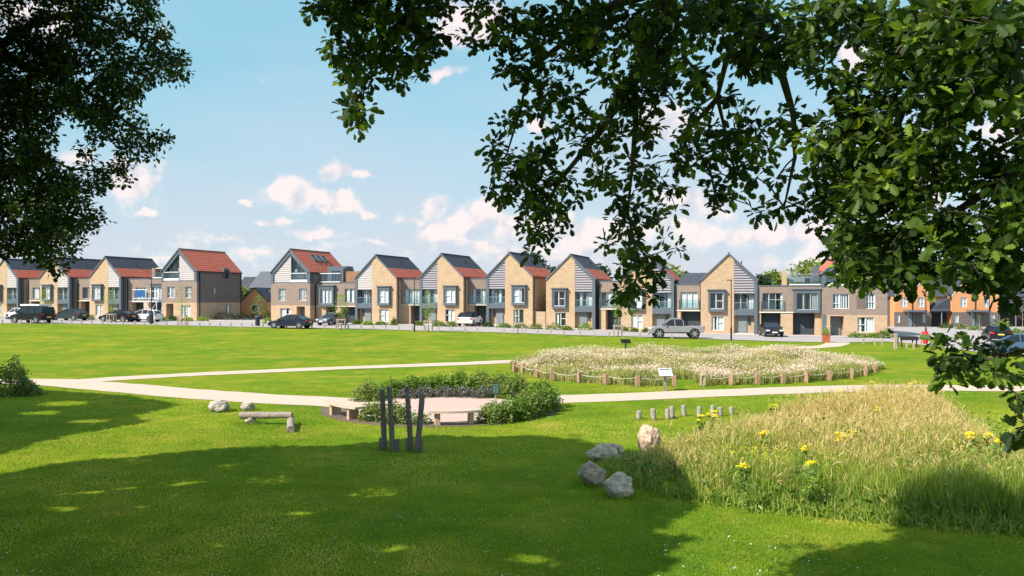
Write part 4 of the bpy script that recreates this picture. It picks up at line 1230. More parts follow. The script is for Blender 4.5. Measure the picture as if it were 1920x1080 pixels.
m.tube([(.3, -.5, 3.9), (1.9, -.5, 3.9)], .03, 5); m.build('guard_rail', 'board_white', e)


# ------------------------------------------------------------------ street furniture
def bollard(loc, label, first=[None]):
    if first[0] is None:
        m = MB(); n = 4
        m.box(-.06, .06, -.06, .06, -.1, .50)
        m.add([(-.06, -.06, .5), (.06, -.06, .5), (.06, .06, .5), (-.06, .06, .5), (0, 0, .56)], [(0, 1, 4), (1, 2, 4), (2, 3, 4), (3, 0, 4)])
        o = m.build('bollard', 'post_wood'); tag(o, label, 'bollard', 'short timber bollards along the far edge of the lawn'); o.location = loc; first[0] = o; return o
    o = first[0].copy(); C.objects.link(o); o.location = loc; o['label'] = label; o.rotation_euler = (R(random.uniform(-2, 2)), R(random.uniform(-2, 2)), R(random.uniform(-8, 8)))
    return o


bx = [4, 21, 39, 58, 97, 115, 134, 153, 172, 192, 231, 252, 271, 292, 312, 333, 352, 374, 393, 412, 433, 453, 473, 493, 515, 537, 561, 585, 608, 630, 653, 677, 700, 724, 748, 773, 798, 822,
      847, 872, 895, 945, 985, 1009, 1033, 1058, 1087, 1115, 1142, 1200, 1260]
for x in bx:
    y = float(np.interp(x, [p[0] for p in EDGE], [p[1] for p in EDGE]))
    bollard(G(x, y + 1.2), 'short square timber bollard standing in the row along the far lawn edge')
for x, y in ((1619, 645), (1640, 647), (1654, 647), (1700, 653), (1713, 655)):
    bollard(G(x, y), 'short square timber bollard near the dark table and red sack at the right lawn edge')


def lamp_post(px, pyb, pyt, label):
    g = G(px, pyb); h_ = (pyb - pyt) * g.y / F
    e = thing('street_lamp', label, 'street lamp', g, R(-20))
    m = MB(); m.tube([(0, 0, -.2), (0, 0, 1.2), (0, 0, 1.25), (0, 0, h_)], [.085, .085, .05, .04], 8); m.build('post', 'black_metal', e)
    m = MB(); m.obox((-.16, 0, h_ + .03), .5, .2, .07); m.build('lamp_head', 'black_metal', e)


lamp_post(284, 608.5, 523, 'slim black street lamp before the roof terrace wing at left')
lamp_post(777, 622, 521, 'slim black street lamp before the wing left of the second full gable')
lamp_post(1371, 638, 526, 'slim black street lamp before the rightmost buff gabled house')
lamp_post(1736, 640, 548, 'slim dark street lamp above the red sack at right')
lamp_post(1855, 632, 524, 'slim pale street lamp before the second orange house')


def bin_(px, py, label):
    g = G(px, py); e = thing('litter_bin', label, 'litter bin', g)
    m = MB(); m.tube([(0, 0, -.05), (0, 0, 1.05)], .27, 14); m.build('body', 'black_metal', e)
    m = MB(); m.tube([(0, 0, 1.05), (0, 0, 1.18), (0, 0, 1.22)], [.3, .3, .12], 14); m.build('lid', 'dark_metal', e)


bin_(283.5, 607, 'round black litter bin at the foot of the left street lamp')
bin_(483, 611.5, 'round black litter bin beside the sapling at the side street mouth')

# corten planter
g = G(1549, 642.5)
e = thing('planter', 'rust red steel planter with tufted grass at the head of the footpath', 'planter', g, R(-10))
m = MB(); m.box(-.3, .3, -.3, .3, -.05, .72); m.box(-.34, .34, -.34, .34, .72, .78); m.build('trough', 'corten', e)
m = MB(); m.box(-.28, .28, -.28, .28, .78, .79); m.build('soil', 'soil', e)
# dark table and red sack
g = G(1700, 650)
e = thing('park_table', 'dark topped metal table at the right edge of the lawn', 'table', g, R(-8))
m = MB(); m.box(-1.0, .75, -.55, .55, .78, .86); m.box(-.7, .75, -.58, -.55, .55, .78); m.build('table_top', 'board_black', e)
for x in (-.55, .62):
    m = MB(); m.box(x - .04, x + .04, -.5, -.42, -.1, .56); m.box(x - .04, x + .04, .42, .5, -.1, .78); m.build('leg', 'black_metal', e)
g = G(1679, 655)
m = MB(); m.box(-.11, .11, -.11, .11, -.1, 1.25); m.box(-.45, .1, -.05, .05, 1.1, 1.2)
o = m.build('timber_post', 'post_wood'); o.location = g; tag(o, 'pale square timber post left of the dark metal table', 'post')
g = G(1735, 651)
e = thing('red_sack', 'bright red fabric sack hung on two stakes near the lawn corner', 'sack', g)
m = MB(); rngp = random.Random(3); n = 14; rows = 7; vs = []
for j in range(rows):
    for k in range(n):
        a = 2 * math.pi * k / n; rr = (.26 + .05 * math.sin(3 * a + j)) * (1 - .35 * (1 - j / (rows - 1)) ** 2)
        vs.append((math.cos(a) * rr, math.sin(a) * rr * .7, .28 + j * .17))
m.add(vs, [(j * n + k, j * n + (k + 1) % n, (j + 1) * n + (k + 1) % n, (j + 1) * n + k) for j in range(rows - 1) for k in range(n)] + [list(range(n - 1, -1, -1)), list(range((rows - 1) * n, rows * n))])
m.build('sack_fabric', 'red_fabric', e)
m = MB()
for x in (-.2, .22): m.box(x - .035, x + .035, .2, .27, -.1, 1.2)
m.build('stake', 'post_wood', e)

# ------------------------------------------------------------------ park furniture
def rock(name, label, px, py, wpx, hpx, mat, seed, dep=.8, sink=.12, flat=.55, zrot=0, lift=0, pts=(), npl=16):
    g = G(px, py); s = F / g.y; Wd, H_ = wpx / s, hpx / s
    r = random.Random(seed)
    bm = __import__('bmesh').new(); bmesh = __import__('bmesh')
    bmesh.ops.create_icosphere(bm, subdivisions=5, radius=1)
    planes = []
    for k in range(npl):
        n = Vector((r.gauss(0, 1), r.gauss(0, 1), r.gauss(0, .8))).normalized(); planes.append((n, r.uniform(.66, .95)))
    from mathutils import noise as N
    for v_ in bm.verts:
        p = v_.co.copy()
        for n, d in planes:
            q = p.dot(n)
            if q > d: p -= n * (q - d) * .92
        nn = N.fractal(p * 2.2 + Vector((seed * 3.1, 0, 0)), .7, 2.0, 5) * .12 + N.ridged_multi_fractal(p * 3.5 + Vector((seed, 5, 0)), .9, 2.1, 5, 1.0, 2.0) * .03
        p *= 1 + nn
        v_.co = p
    xs = [v_.co.x for v_ in bm.verts]; zs = [v_.co.z for v_ in bm.verts]; ys = [v_.co.y for v_ in bm.verts]
    for v_ in bm.verts:
        v_.co.x = ((v_.co.x - min(xs)) / (max(xs) - min(xs)) - .5) * Wd
        v_.co.y = ((v_.co.y - min(ys)) / (max(ys) - min(ys)) - .5) * Wd * dep
        v_.co.z = ((v_.co.z - min(zs)) / (max(zs) - min(zs))) * H_ * (1 + sink) - H_ * sink
    me = bpy.data.meshes.new(name); bm.to_mesh(me); bm.free(); me.materials.append(MATS[mat])
    for pl in me.polygons: pl.use_smooth = True
    o = bpy.data.objects.new(name, me); C.objects.link(o); o.location = (g.x, g.y + Wd * dep * .35, g.z + lift); o.rotation_euler = (0, 0, 0)
    tag(o, label, 'rock'); return o


rock('rock', 'pale jagged rock at left, beside the footpath', 407, 774, 41, 24, 'rock_pale', 3)
rock('rock', 'small pale rock just behind the log beam', 463, 772, 27, 17, 'rock_pale', 5)
rock('rock', 'grey rock holding up the left end of the log beam', 467, 797, 25, 17, 'rock_grey', 6)
rock('rock', 'flat-topped grey boulder, farthest of the three in the shade', 1136, 869, 75, 34, 'rock_grey', 11, dep=.7)
rock('rock', 'brown layered boulder in the shade, leftmost of three', 1112, 915, 55, 46, 'rock_brown', 14, dep=.95)
rock('rock', 'tilted grey boulder in the shade, nearest the camera', 1160, 937, 60, 46, 'rock_grey', 23, dep=.8, npl=11)
rock('rock', 'upright pinkish standing stone at the meadow tip', 1220, 852, 46, 54, 'rock_pink', 31, dep=.75, npl=7)

# log beam
g = G(475, 797); s = F / g.y
e = thing('log_beam', 'weathered log resting on a rock and a second slanting log', 'log', (g.x, g.y + .1, 0))
A = P(451, 779, g.y + .1) - Vector((g.x, g.y + .1, 0)); B = P(548, 778, g.y - .1) - Vector((g.x, g.y + .1, 0))


def log(pa, pb, r0, r1, n=14, seg=9, seed=1):
    m = MB(); r = random.Random(seed); pts = []; rad = []
    for k in range(seg + 1):
        t = k / seg; pts.append(pa.lerp(pb, t) + Vector((0, r.uniform(-.008, .008), r.uniform(-.008, .008)))); rad.append(r0 + (r1 - r0) * t + r.uniform(-.006, .006))
    m.tube(pts, rad, n); return m


log(A, B, .115, .10).build('beam', 'silver_wood', e, smooth=False)
g2 = G(545, 812); top2 = P(537, 786, G(540, 790).y - .4)
log(Vector((g2.x, g2.y, .09)) - Vector((g.x, g.y + .1, 0)), Vector((B.x - .12, B.y + .25, B.z - .16)), .115, .115, seed=4).build('prop_log', 'silver_wood', e)

# stumps
for k, (x, yt, yb, wd) in enumerate([(1197.4, 770, 786.5, 10), (1225.6, 767, 788, 10), (1251, 767, 787, 8.5), (1260.5, 762, 784, 9), (1282.5, 760, 781, 8.5), (1311, 763, 783.5, 9), (1336, 760, 781.5, 8.5), (1350.5, 764, 781, 9), (1371.8, 763, 777.5, 8.5)]):
    g = G(x, yb); s = F / g.y; h_ = (yb - yt) / s; r_ = wd / 2 / s
    m = MB(); rr = random.Random(k); tl = Vector((rr.uniform(-.02, .02), 0, 0))
    m.tube([(0, 0, -.1), (0, 0, .05), (tl.x * .6, 0, h_ * .5), (tl.x, 0, h_ - .02), (tl.x, 0, h_)], [r_ * 1.05, r_ * 1.04, r_, r_, r_ * .9], 14)
    names = ['shortest and leftmost', 'second from left', 'third from left, before a taller one', 'fourth from left, behind a shorter one', 'fifth from left, slim and set apart', 'sixth from left, left of yellow flowers', 'seventh from left, behind yellow flowers', 'eighth from left, dark knot at its foot', 'rightmost, at the meadow edge']
    o = m.build('log_stump', 'stump_wood'); o.location = g; tag(o, 'upright log stepping stump on the lawn, ' + names[k], 'stump', 'upright log stumps on the lawn')

# tall timber posts, each with a bolted foot block
for k, (xt, yt, xb, yb, side, lb) in enumerate([(716.5, 731, 721.5, 845, -1, 'weathered tall post leaning slightly left, first of four'), (730, 725, 737, 848, 1, 'weathered tall post, second of four and most upright'),
                                               (763, 724, 771.5, 846, -1, 'weathered tall post leaning left, third of four'), (792, 739, 781.5, 849, 1, 'weathered post leaning right, shortest and last of four')]):
    g = G(xb, yb); s = F / g.y
    e = thing('timber_post', lb, 'post', g, 0, 'four tall weathered timber posts on the lawn')
    t = P(xt, yt, g.y) - g
    m = log(Vector((0, 0, -.15)), Vector(t), .074, .068, n=8, seg=10, seed=k); m.build('post', 'grey_wood', e)
    m = MB(); m.obox((side * .105 - (.0 if side > 0 else .0), .03, .15), .09, .13, .34, 0); m.build('foot_block', 'grey_wood', e)
    if k in (1, 3):
        for j in range(4):
            b = MB(); b.tube([(t.x * (.06 + .1 * j) / t.z, -.055, .06 + .1 * j), (t.x * (.06 + .1 * j) / t.z, -.075, .06 + .1 * j)], .014, 8); b.build('bolt', 'galv_metal', e)


def bench(label, legs, ends, h_=.45):
    """curved seat slab on two slab legs; world points"""
    c = (Vector(legs[0]) + Vector(legs[1])) / 2
    e = thing('park_bench', label, 'bench', (c.x, c.y, 0))
    a, b = Vector(ends[0]) - c, Vector(ends[1]) - c; a.z = b.z = 0
    d = (b - a); nrm = Vector((-d.y, d.x, 0)).normalized()
    if (PC - c).dot(nrm) < 0: nrm = -nrm
    m = MB(); k = 12; vs = []
    for j in range(k + 1):
        t = j / k; bow = -.16 * (1 - (2 * t - 1) ** 2)
        p = a.lerp(b, t) + nrm * (bow + .08)
        for off, z in ((-.22, h_ - .07), (.22, h_ - .07), (.22, h_), (-.22, h_)):
            q = p + nrm * off; vs.append((q.x, q.y, z))
    m.add(vs, [(j * 4 + i, (j + 1) * 4 + i, (j + 1) * 4 + (i + 1) % 4, j * 4 + (i + 1) % 4) for j in range(k) for i in range(4)] + [(0, 1, 2, 3), (k * 4 + 3, k * 4 + 2, k * 4 + 1, k * 4)])
    m.build('seat', 'bench_top_wood', e)
    ang = math.atan2(d.y, d.x)
    for l in legs:
        p = Vector(l) - c
        m = MB(); m.obox((p.x, p.y, h_ / 2 - .08), .15, .36, h_ + .01, ang); m.build('leg', 'bench_wood', e)


l1, l2 = G(627, 779), G(657, 788)
bench('curved timber bench at the left entrance of the round seating circle', [l1 + Vector((0, .15, 0)), l2 + Vector((.05, .15, 0))], [Vector((-6.42, 27.95, 0)), Vector((-5.02, 26.2, 0))])
l1, l2 = G(819, 799), G(882, 796.5)
bench('straight-looking timber bench at the front of the seating circle', [l1 + Vector((0, .15, 0)), l2 + Vector((0, .15, 0))], [Vector((-2.62, 25.2, 0)), Vector((-.98, 25.55, 0))], .47)


def lectern(px, pyb, label, mat_top, facing, hh=.83, wd=.56):
    g = G(px, pyb)
    e = thing('information_board', label, 'sign', g, facing)
    m = MB(); m.box(-.06, .06, -.04, .04, -.1, hh - .1); m.build('post', 'silver_wood', e)
    M = Matrix.Translation((0, 0, hh - .02)) @ Matrix.Rotation(R(32), 4, 'X')
    m = MB(); vs = [M @ Vector((x, y, z)) for z in (-.02, .02) for x, y in ((-wd / 2, -.26), (wd / 2, -.26), (wd / 2, .26), (-wd / 2, .26))]
    m.add(vs, [(0, 3, 2, 1), (4, 5, 6, 7), (0, 1, 5, 4), (1, 2, 6, 5), (2, 3, 7, 6), (3, 0, 4, 7)]); b = m.build('panel', mat_top, e)
    m = MB(); vs = [M @ Vector((x, y, .024)) for x, y in ((-wd * .42, .14), (wd * .42, .14), (wd * .42, .22), (-wd * .42, .22))]; m.add(vs, [(0, 1, 2, 3)]); m.build('header_strip', 'board_black', b)


lectern(1247.5, 733, 'white slanted information board before the wildflower bed', 'board_white', 0)
g = Vector((8.0, 56.3, gzf(8, 56.3)))
e = thing('information_board', 'black slanted information board behind the wildflower bed', 'sign', g, R(160))
m = MB(); m.box(-.06, .06, -.04, .04, -.1, .85); m.build('post', 'board_black', e)
M = Matrix.Translation((0, 0, .95)) @ Matrix.Rotation(R(30), 4, 'X')
m = MB(); vs = [M @ Vector((x, y, z)) for z in (-.02, .02) for x, y in ((-.35, -.3), (.35, -.3), (.35, .3), (-.35, .3))]
m.add(vs, [(0, 3, 2, 1), (4, 5, 6, 7), (0, 1, 5, 4), (1, 2, 6, 5), (2, 3, 7, 6), (3, 0, 4, 7)]); m.build('panel', 'board_black', e)

# green sign on a pole in the hedge
g = G(929.5, 792)
e = thing('green_sign', 'small dark green sign with pale lines of lettering on a pole in the hedge', 'sign', g)
m = MB(); m.tube([(0, 0, -.1), (0, 0, 1.25)], .018, 8); m.build('pole', 'galv_metal', e)
m = MB(); m.box(-.12, .12, -.035, -.02, .90, 1.26); b = m.build('sign_plate', 'sign_green', e)
m = MB(); rr = random.Random(2)
for j in range(8):
    x = -.095
    while x < .08:
        w_ = rr.uniform(.015, .045); m.box(x, min(x + w_, .1), -.0375, -.0355, 1.21 - j * .038, 1.225 - j * .038); x += w_ + .012
m.build('lettering', 'sign_text', b)

# ------------------------------------------------------------------ wildflower bed with posts and rope
bp_px = [(964.5, 698), (978.5, 701), (1005, 708.5), (1035, 714.5), (1086.5, 718.5), (1137, 722), (1195, 725.5), (1263.5, 725), (1318.5, 724.5), (1371, 723), (1420, 722), (1468, 720), (1512, 718), (1554.5, 714.5), (1596, 711), (1623, 705.5), (1640, 699)]
bedc = (10.6, 45.6)
bposts = [G(*p) for p in bp_px]
proto = None
for k, g in enumerate(bposts):
    if k == 8: continue
    if proto is None:
        m = MB(); m.box(-.085, .085, -.085, .085, -.1, .50); m.box(-.07, .07, -.07, .07, .50, .53)
        proto = m.build('rope_post', 'bed_post_wood'); o = proto
    else:
        o = proto.copy(); C.objects.link(o)
    o.location = g; o.rotation_euler = (R(random.uniform(-2.5, 2.5)), R(random.uniform(-2.5, 2.5)), R(random.uniform(-30, 30)))
    tag(o, 'square red-brown timber post in the rope fence round the wildflower bed', 'post', 'timber posts of the rope fence')
g = bposts[8]
m = MB(); m.box(-.09, .09, -.09, .09, -.1, .5); m.tube([(-.1, -.04, .5), (.1, .04, .52)], .11, 8); m.tube([(-.12, -.06, .05), (-.1, -.1, .5)], .05, 6)
o = m.build('rope_post', 'bench_wood'); o.location = g; tag(o, 'rope fence post with a pale coil of rope wound on its top', 'post', 'timber posts of the rope fence')
for k in range(len(bposts) - 1):
    if k in (7,): continue
    a, b = bposts[k] + Vector((0, 0, .43)), bposts[k + 1] + Vector((0, 0, .43))
    m = MB(); pts = [a.lerp(b, t) - Vector((0, 0, .10 * (1 - (2 * t - 1) ** 2))) for t in np.linspace(0, 1, 9)]
    m.tube([p - a for p in pts], .013, 6); o = m.build('rope', 'rope', loc=a)
    tag(o, 'pale rope slung between two timber posts of the wildflower bed', 'rope', 'ropes of the wildflower bed fence')


def pts_in(poly, dens, r=rng):
    poly = np.asarray(poly, float); lo, hi = poly.min(0), poly.max(0)
    n = int((hi - lo).prod() * dens); q = r.uniform(lo, hi, (n, 2)); return q[in_poly(q[:, 0], q[:, 1], poly)]


def vnoise(x, y, sc, seed=0):
    """smooth value noise 0..1"""
    r = np.random.default_rng(seed); T = r.uniform(0, 1, (64, 64)); X = x / sc + 31.7; Y = y / sc + 17.3
    xi, yi = np.floor(X).astype(int), np.floor(Y).astype(int); fx, fy = smooth(X - xi), smooth(Y - yi)
    g_ = lambda a, b: T[a % 64, b % 64]
    return (g_(xi, yi) * (1 - fx) + g_(xi + 1, yi) * fx) * (1 - fy) + (g_(xi, yi + 1) * (1 - fx) + g_(xi + 1, yi + 1) * fx) * fy


def blades(xy, h, w_, lean=.35, tone=None, mat=0, seg=2, r=rng, z0=None):
    """grass blades as tapering strips"""
    n = len(xy); a = r.uniform(0, 2 * np.pi, n); z = gz(xy[:, 0], xy[:, 1]) if z0 is None else z0
    side = np.column_stack([np.cos(a), np.sin(a), np.zeros(n)]) * (np.asarray(w_) * np.ones(n))[:, None] / 2
    b = r.uniform(0, 2 * np.pi, n); L = np.abs(r.normal(0, lean, n)) * h
    dr = np.column_stack([np.cos(b), np.sin(b), np.zeros(n)]) * L[:, None]
    base = np.column_stack([xy, z]); up = np.array([0, 0, 1.0]) * h[:, None]
    V = [base - side, base + side]
    for k in range(1, seg):
        t = k / seg; c = base + up * t + dr * t * t; V += [c - side * (1 - t * .5), c + side * (1 - t * .5)]
    V.append(base + up + dr); k = len(V); V = np.stack(V, 1); idx = np.arange(n)[:, None] * k
    if tone is None: tone = r.uniform(0, 1, n)
    out = []
    for j in range(seg - 1):
        V_ = V.reshape(-1, 3) if j == 0 else None
    quads = [idx + np.array([2 * j, 2 * j + 1, 2 * j + 3, 2 * j + 2]) for j in range(seg - 1)]
    tri = idx + np.array([2 * seg - 2, 2 * seg - 1, 2 * seg])
    return V.reshape(-1, 3), quads, tri, tone, base + up + dr


def blade_groups(*a, mat=0, **k):
    V, quads, tri, tone, tip = blades(*a, **k)
    gs = [(V, tri, tone, mat)]
    if quads:
        Q = np.concatenate(quads); gs.append((np.zeros((0, 3)), Q - len(V), np.tile(tone, len(quads)), mat))
    return gs, tip


# wildflower plants
bed_poly = [(bedc[0] + 10.6 * math.cos(t), bedc[1] + 9.0 * math.sin(t)) for t in np.linspace(0, 2 * math.pi, 40, endpoint=False)]
front_line = [(p.x, p.y + .25) for p in bposts]
bed_poly = front_line + [(bedc[0] + 10.7 * math.cos(t), bedc[1] + 8.6 * math.sin(t)) for t in np.linspace(.02, math.pi + .1, 24)]
q = pts_in(bed_poly, 170)
gap = (np.abs(q[:, 0] - 7.95) < .75) & (q[:, 1] < 39.5)
q = q[~gap]
mnd = vnoise(q[:, 0], q[:, 1], 1.7, 3)
dist = np.sqrt(((q[:, 0] - bedc[0]) / 10.8) ** 2 + ((q[:, 1] - bedc[1]) / 9.4) ** 2)
h = (.32 + .55 * mnd) * np.clip(1.35 - dist ** 6 * .7, .5, 1.2) * rng.uniform(.8, 1.15, len(q))
tone = np.clip(vnoise(q[:, 0], q[:, 1], 1.1, 5) * .8 + rng.uniform(-.1, .35, len(q)), 0, 1)
gs, tip = blade_groups(q, h, .035, lean=.25, tone=tone, seg=2)
lowg = pts_in(bed_poly, 60); lowg = lowg[~((np.abs(lowg[:, 0] - 7.95) < .75) & (lowg[:, 1] < 39.5))]
gs += leaf_group(np.column_stack([lowg, rng.uniform(.05, .40, len(lowg))]), .16, 'diamond', .4, tone=rng.uniform(0, .5, len(lowg)), mat=2)
dens = vnoise(q[:, 0], q[:, 1], 2.3, 9) * .6 + vnoise(q[:, 0], q[:, 1], .8, 11) * .5
sel = (dens + rng.uniform(-.25, .25, len(q))) > .60
ft = tip[sel]
for rep in range(3):
    c = ft + rng.normal(0, .05, ft.shape)
    gs += leaf_group(c, .078, 'diamond', .9, mat=1)
yl = tip[(~sel) & (rng.uniform(0, 1, len(q)) < .05)]
gs += leaf_group(yl, .07, 'diamond', .8, mat=3)
o = fast_mesh('wildflowers', gs, ['wild_stem', 'white_petal', 'hedge_leaf', 'yellow_petal'])
tag(o, 'mass of white wildflowers and dry stems filling the roped bed', 'wildflowers', kind='stuff')

# ------------------------------------------------------------------ meadow of tall grass
MEADOW = [(2.55, 17.7), (3.5, 16.2), (5.4, 15.0), (7.4, 14.2), (8.9, 13.6), (11.8, 12.9), (13.5, 13.2), (12.0, 15.6), (11.7, 18.5), (13.0, 22.9), (15.3, 28.6), (14.4, 29.2), (11, 26.8), (8, 24.4), (3.9, 20.0), (2.4, 18.9)]
q = pts_in(MEADOW, 620)
t_in = (q[:, 1] - 15.5 - (q[:, 0] < 7) * 1.5) / 7     # 0 at the near side, 1 at the far side
hh = .55 + .42 * vnoise(q[:, 0], q[:, 1], 1.4, 21) + .1 * np.clip(t_in, 0, 1)
edge = np.ones(len(q))
mp = np.array(MEADOW)
for i in range(len(mp)):
    a, b = mp[i], mp[(i + 1) % len(mp)]; ab = b - a; t = np.clip(((q - a) @ ab) / (ab @ ab), 0, 1)
    edge = np.minimum(edge, np.linalg.norm(q - a - t[:, None] * ab, axis=1))
hh *= .45 + .55 * np.clip(edge / .8, 0, 1)
hh *= rng.uniform(.7, 1.12, len(q)) * (.55 + .45 * np.clip((q[:, 0] - 2.8) / 2.2, 0, 1))
tone = np.clip(.08 + .5 * np.clip(t_in, 0, 1) + .35 * vnoise(q[:, 0], q[:, 1], .9, 23) + rng.uniform(-.25, .3, len(q)), 0, 1)
kp = rng.uniform(0, 1, len(q)) < np.clip(.35 + edge / .5, 0, 1); q, hh, tone, edge, t_in = q[kp], hh[kp], tone[kp], edge[kp], t_in[kp]
hh *= np.where(rng.uniform(0, 1, len(q)) < .3, rng.uniform(1.0, 1.25, len(q)), rng.uniform(.6, 1.0, len(q)))
gs, tip = blade_groups(q, hh, .018, lean=.38, tone=tone, seg=3)
# ragged low fringe spilling over the mown edge
fr = np.concatenate([mp[i] + (mp[(i + 1) % len(mp)] - mp[i]) * rng.uniform(0, 1, (int(420 * np.linalg.norm(mp[(i + 1) % len(mp)] - mp[i])), 1)) for i in range(len(mp))])
fr = fr + rng.normal(0, .22, fr.shape)
gs += blade_groups(fr, rng.uniform(.08, .34, len(fr)), .02, lean=.8, tone=rng.uniform(0, .6, len(fr)), seg=2)[0]
gs += leaf_group(np.column_stack([fr[::3], rng.uniform(.02, .16, len(fr[::3]))]), .10, 'simple', .5, tone=rng.uniform(0, .8, len(fr[::3])), mat=2)
seedp = np.clip(.10 + .75 * np.clip(t_in - .05, 0, 1) + .3 * (vnoise(q[:, 0], q[:, 1], 1.2, 77) - .5), 0.02, .9)
sel = rng.uniform(0, 1, len(q)) < seedp
st = tip[sel]; n = len(st)
aim = rng.normal(size=(n, 3)) * .35 + (0, 0, 1.0)
gs += leaf_group(st - (0, 0, .06), .17, 'spike', 0, aim=aim, mat=1)
for rep in range(2): gs += leaf_group(st - (0, 0, .12) + rng.normal(0, .03, (n, 3)), .145, 'spike', 0, aim=aim + rng.normal(size=(n, 3)) * .3, mat=1)
lowq = q[(rng.uniform(0, 1, len(q)) < .25) & (t_in < .3)]
gs += leaf_group(np.column_stack([lowq, rng.uniform(.03, .38, len(lowq))]), .13, 'simple', .3, tone=rng.uniform(0, .6, len(lowq)), mat=2)
# weedy dark clump patches
for cx, cy, rr, nn in ((8.0, 19.6, .7, 1500), (11.8, 22.0, .5, 500), (9.8, 17.0, .6, 600), (12.4, 21.0, .3, 300)):
    u = rng.normal(size=(nn, 3)) * (rr, rr, .25) + (cx, cy, .5)
    gs += leaf_group(u[u[:, 2] > .05], .09, 'simple', .3, mat=2)
for cx, cy, rr, nn in ((5.6, 17.6, .55, 240), (6.7, 17.2, .5, 130), (9.3, 20.6, .6, 120), (8.6, 18.2, .8, 140), (11.2, 19.6, .7, 120), (12.6, 25.2, .8, 120)):
    u = np.column_stack([rng.normal(cx, rr, nn), rng.normal(cy, rr, nn), rng.uniform(.35, .78, nn)])
    u = np.repeat(u, 3, axis=0) + rng.normal(0, .02, (nn * 3, 3))
    gs += leaf_group(u, .035, 'diamond', .8, mat=3)
o = fast_mesh('meadow_grass', gs, ['meadow_blade', 'seed_head', 'hedge_leaf', 'yellow_petal'])
tag(o, 'tall unmown meadow grass with tan seed heads on the right', 'tall grass', kind='stuff')

# ragwort: flat yellow heads on stems
RW = [(1838, 745, 16, .0), (1693, 737, 9, .8), (1578, 812, 22, .6), (1600, 805, 14, .6), (1677, 762, 12, .7), (1647, 764, 10, .7), (1430, 805, 12, .55), (1336, 770, 16, .0), (1313, 778, 8, .0), (1635, 715, 8, 0), (1573, 728, 7, 0),
      (1712, 716, 13, .8), (1577, 741, 7, .7), (1657, 728, 7, .8), (1820, 810, 16, .6), (1850, 809, 9, .6), (1872, 820, 9, .55), (1452, 757, 7, .7), (1516, 864, 8, .5), (1390, 864, 8, .5), (1506, 832, 8, .55)]


def ragwort(px, py, wpx, label):
    """its head is seen at (px, py); it stands where that sight line is .95 m above the ground"""
    hh_ = .98
    y = (CH - hh_) * F / (py - HZ); x = (px - 960) / F * y
    e = thing('ragwort_plant', label, 'flowering plant', (x, y, 0), 0, 'yellow ragwort in the meadow')
    rad = max(.09, wpx / 2 / F * y * 1.15)
    m = MB(); heads = []
    for k in range(max(3, min(11, int(wpx / 2.2)))):
        a = random.uniform(0, 6.28); rr = rad * math.sqrt(random.random())
        t = Vector((math.cos(a) * rr, math.sin(a) * rr * .8, hh_ - random.uniform(0, .16)))
        m.tube([(0, 0, -.05), (t.x * .25, t.y * .25, hh_ * .6), t], [.008, .006, .004], 4); heads.append(t)
    m.build('stem', 'weed_stem', e)
    for t in heads: fast_mesh('flower_head', leaf_group(np.array(t) + rng.normal(0, 1, (44, 3)).clip(-1.6, 1.6) * (.026, .026, .009), .045, 'diamond', 1.2), ['yellow_petal'], e)
    lf = np.column_stack([rng.normal(0, .07, 60), rng.normal(0, .07, 60), rng.uniform(.25, .85, 60)])
    fast_mesh('foliage', leaf_group(lf, .12, 'simple', .2), ['hedge_leaf'], e)


RWL = ['widest ragwort head cluster in the middle of the meadow', 'ragwort touching the right side of the widest head cluster', 'ragwort with a rounded head left of the meadow peak', 'small pair of ragwort heads left of the rounded head near the peak',
       'ragwort at the left of the meadow beside a dark leafy patch', 'larger ragwort standing before the row of log stumps', 'smaller ragwort at the foot of the sixth log stump', 'small ragwort seen against the footpath left of the peak', 'lone ragwort before the path, upper left of the peak',
       'small high ragwort at the right of the meadow peak', 'ragwort just under the lone one left of the peak', 'ragwort at the centre of the meadow peak', 'wide flat ragwort at the right slope of the meadow', 'ragwort right of the wide flat one on the right slope',
       'outermost ragwort at the right photo edge', 'ragwort at the upper left edge of the meadow', 'low ragwort head in the front of the meadow, centre', 'lowest and leftmost ragwort in the front of the meadow', 'small ragwort left of centre in mid meadow']
for (px, py, wpx, _), lb in zip(RW[2:], RWL):
    ragwort(px, py, wpx, lb)

# ------------------------------------------------------------------ mown grass close to the camera, clover
n = 330000
Y = 10.5 + (rng.uniform(0, 1, n) ** 1.5) * 26; X = rng.uniform(-.68, .68, n) * Y
xy = np.column_stack([X, Y])
ok = ~in_poly(X, Y, MEADOW) & ~(((X - PC.x) / 4.2) ** 2 + ((Y - PC.y) / 4.3) ** 2 < 1)
yp = np.interp(X, [-23, -20.6, -12.3, -8.2, -5.4, .3, 2.5, 6.2, 12.6, 17.7, 22.2, 28], [38.6, 37.6, 33.1, 31.4, 30.4, 31.4, 32, 33.1, 35, 35.9, 35.5, 34.5])
ok &= ~(np.abs(Y - yp) < 1.5)
xy = xy[ok]
tone = np.clip(vnoise(xy[:, 0], xy[:, 1], 2.6, 31) * .75 + vnoise(xy[:, 0], xy[:, 1], .5, 32) * .45 - .2 + rng.uniform(-.1, .25, len(xy)), 0, 1)
hgt = rng.uniform(.018, .042, len(xy)) * (.7 + .6 * vnoise(xy[:, 0], xy[:, 1], .3, 33))
gs, _ = blade_groups(xy, hgt, .012 + .0006 * xy[:, 1], lean=.5, tone=tone, seg=1)
tuft = []
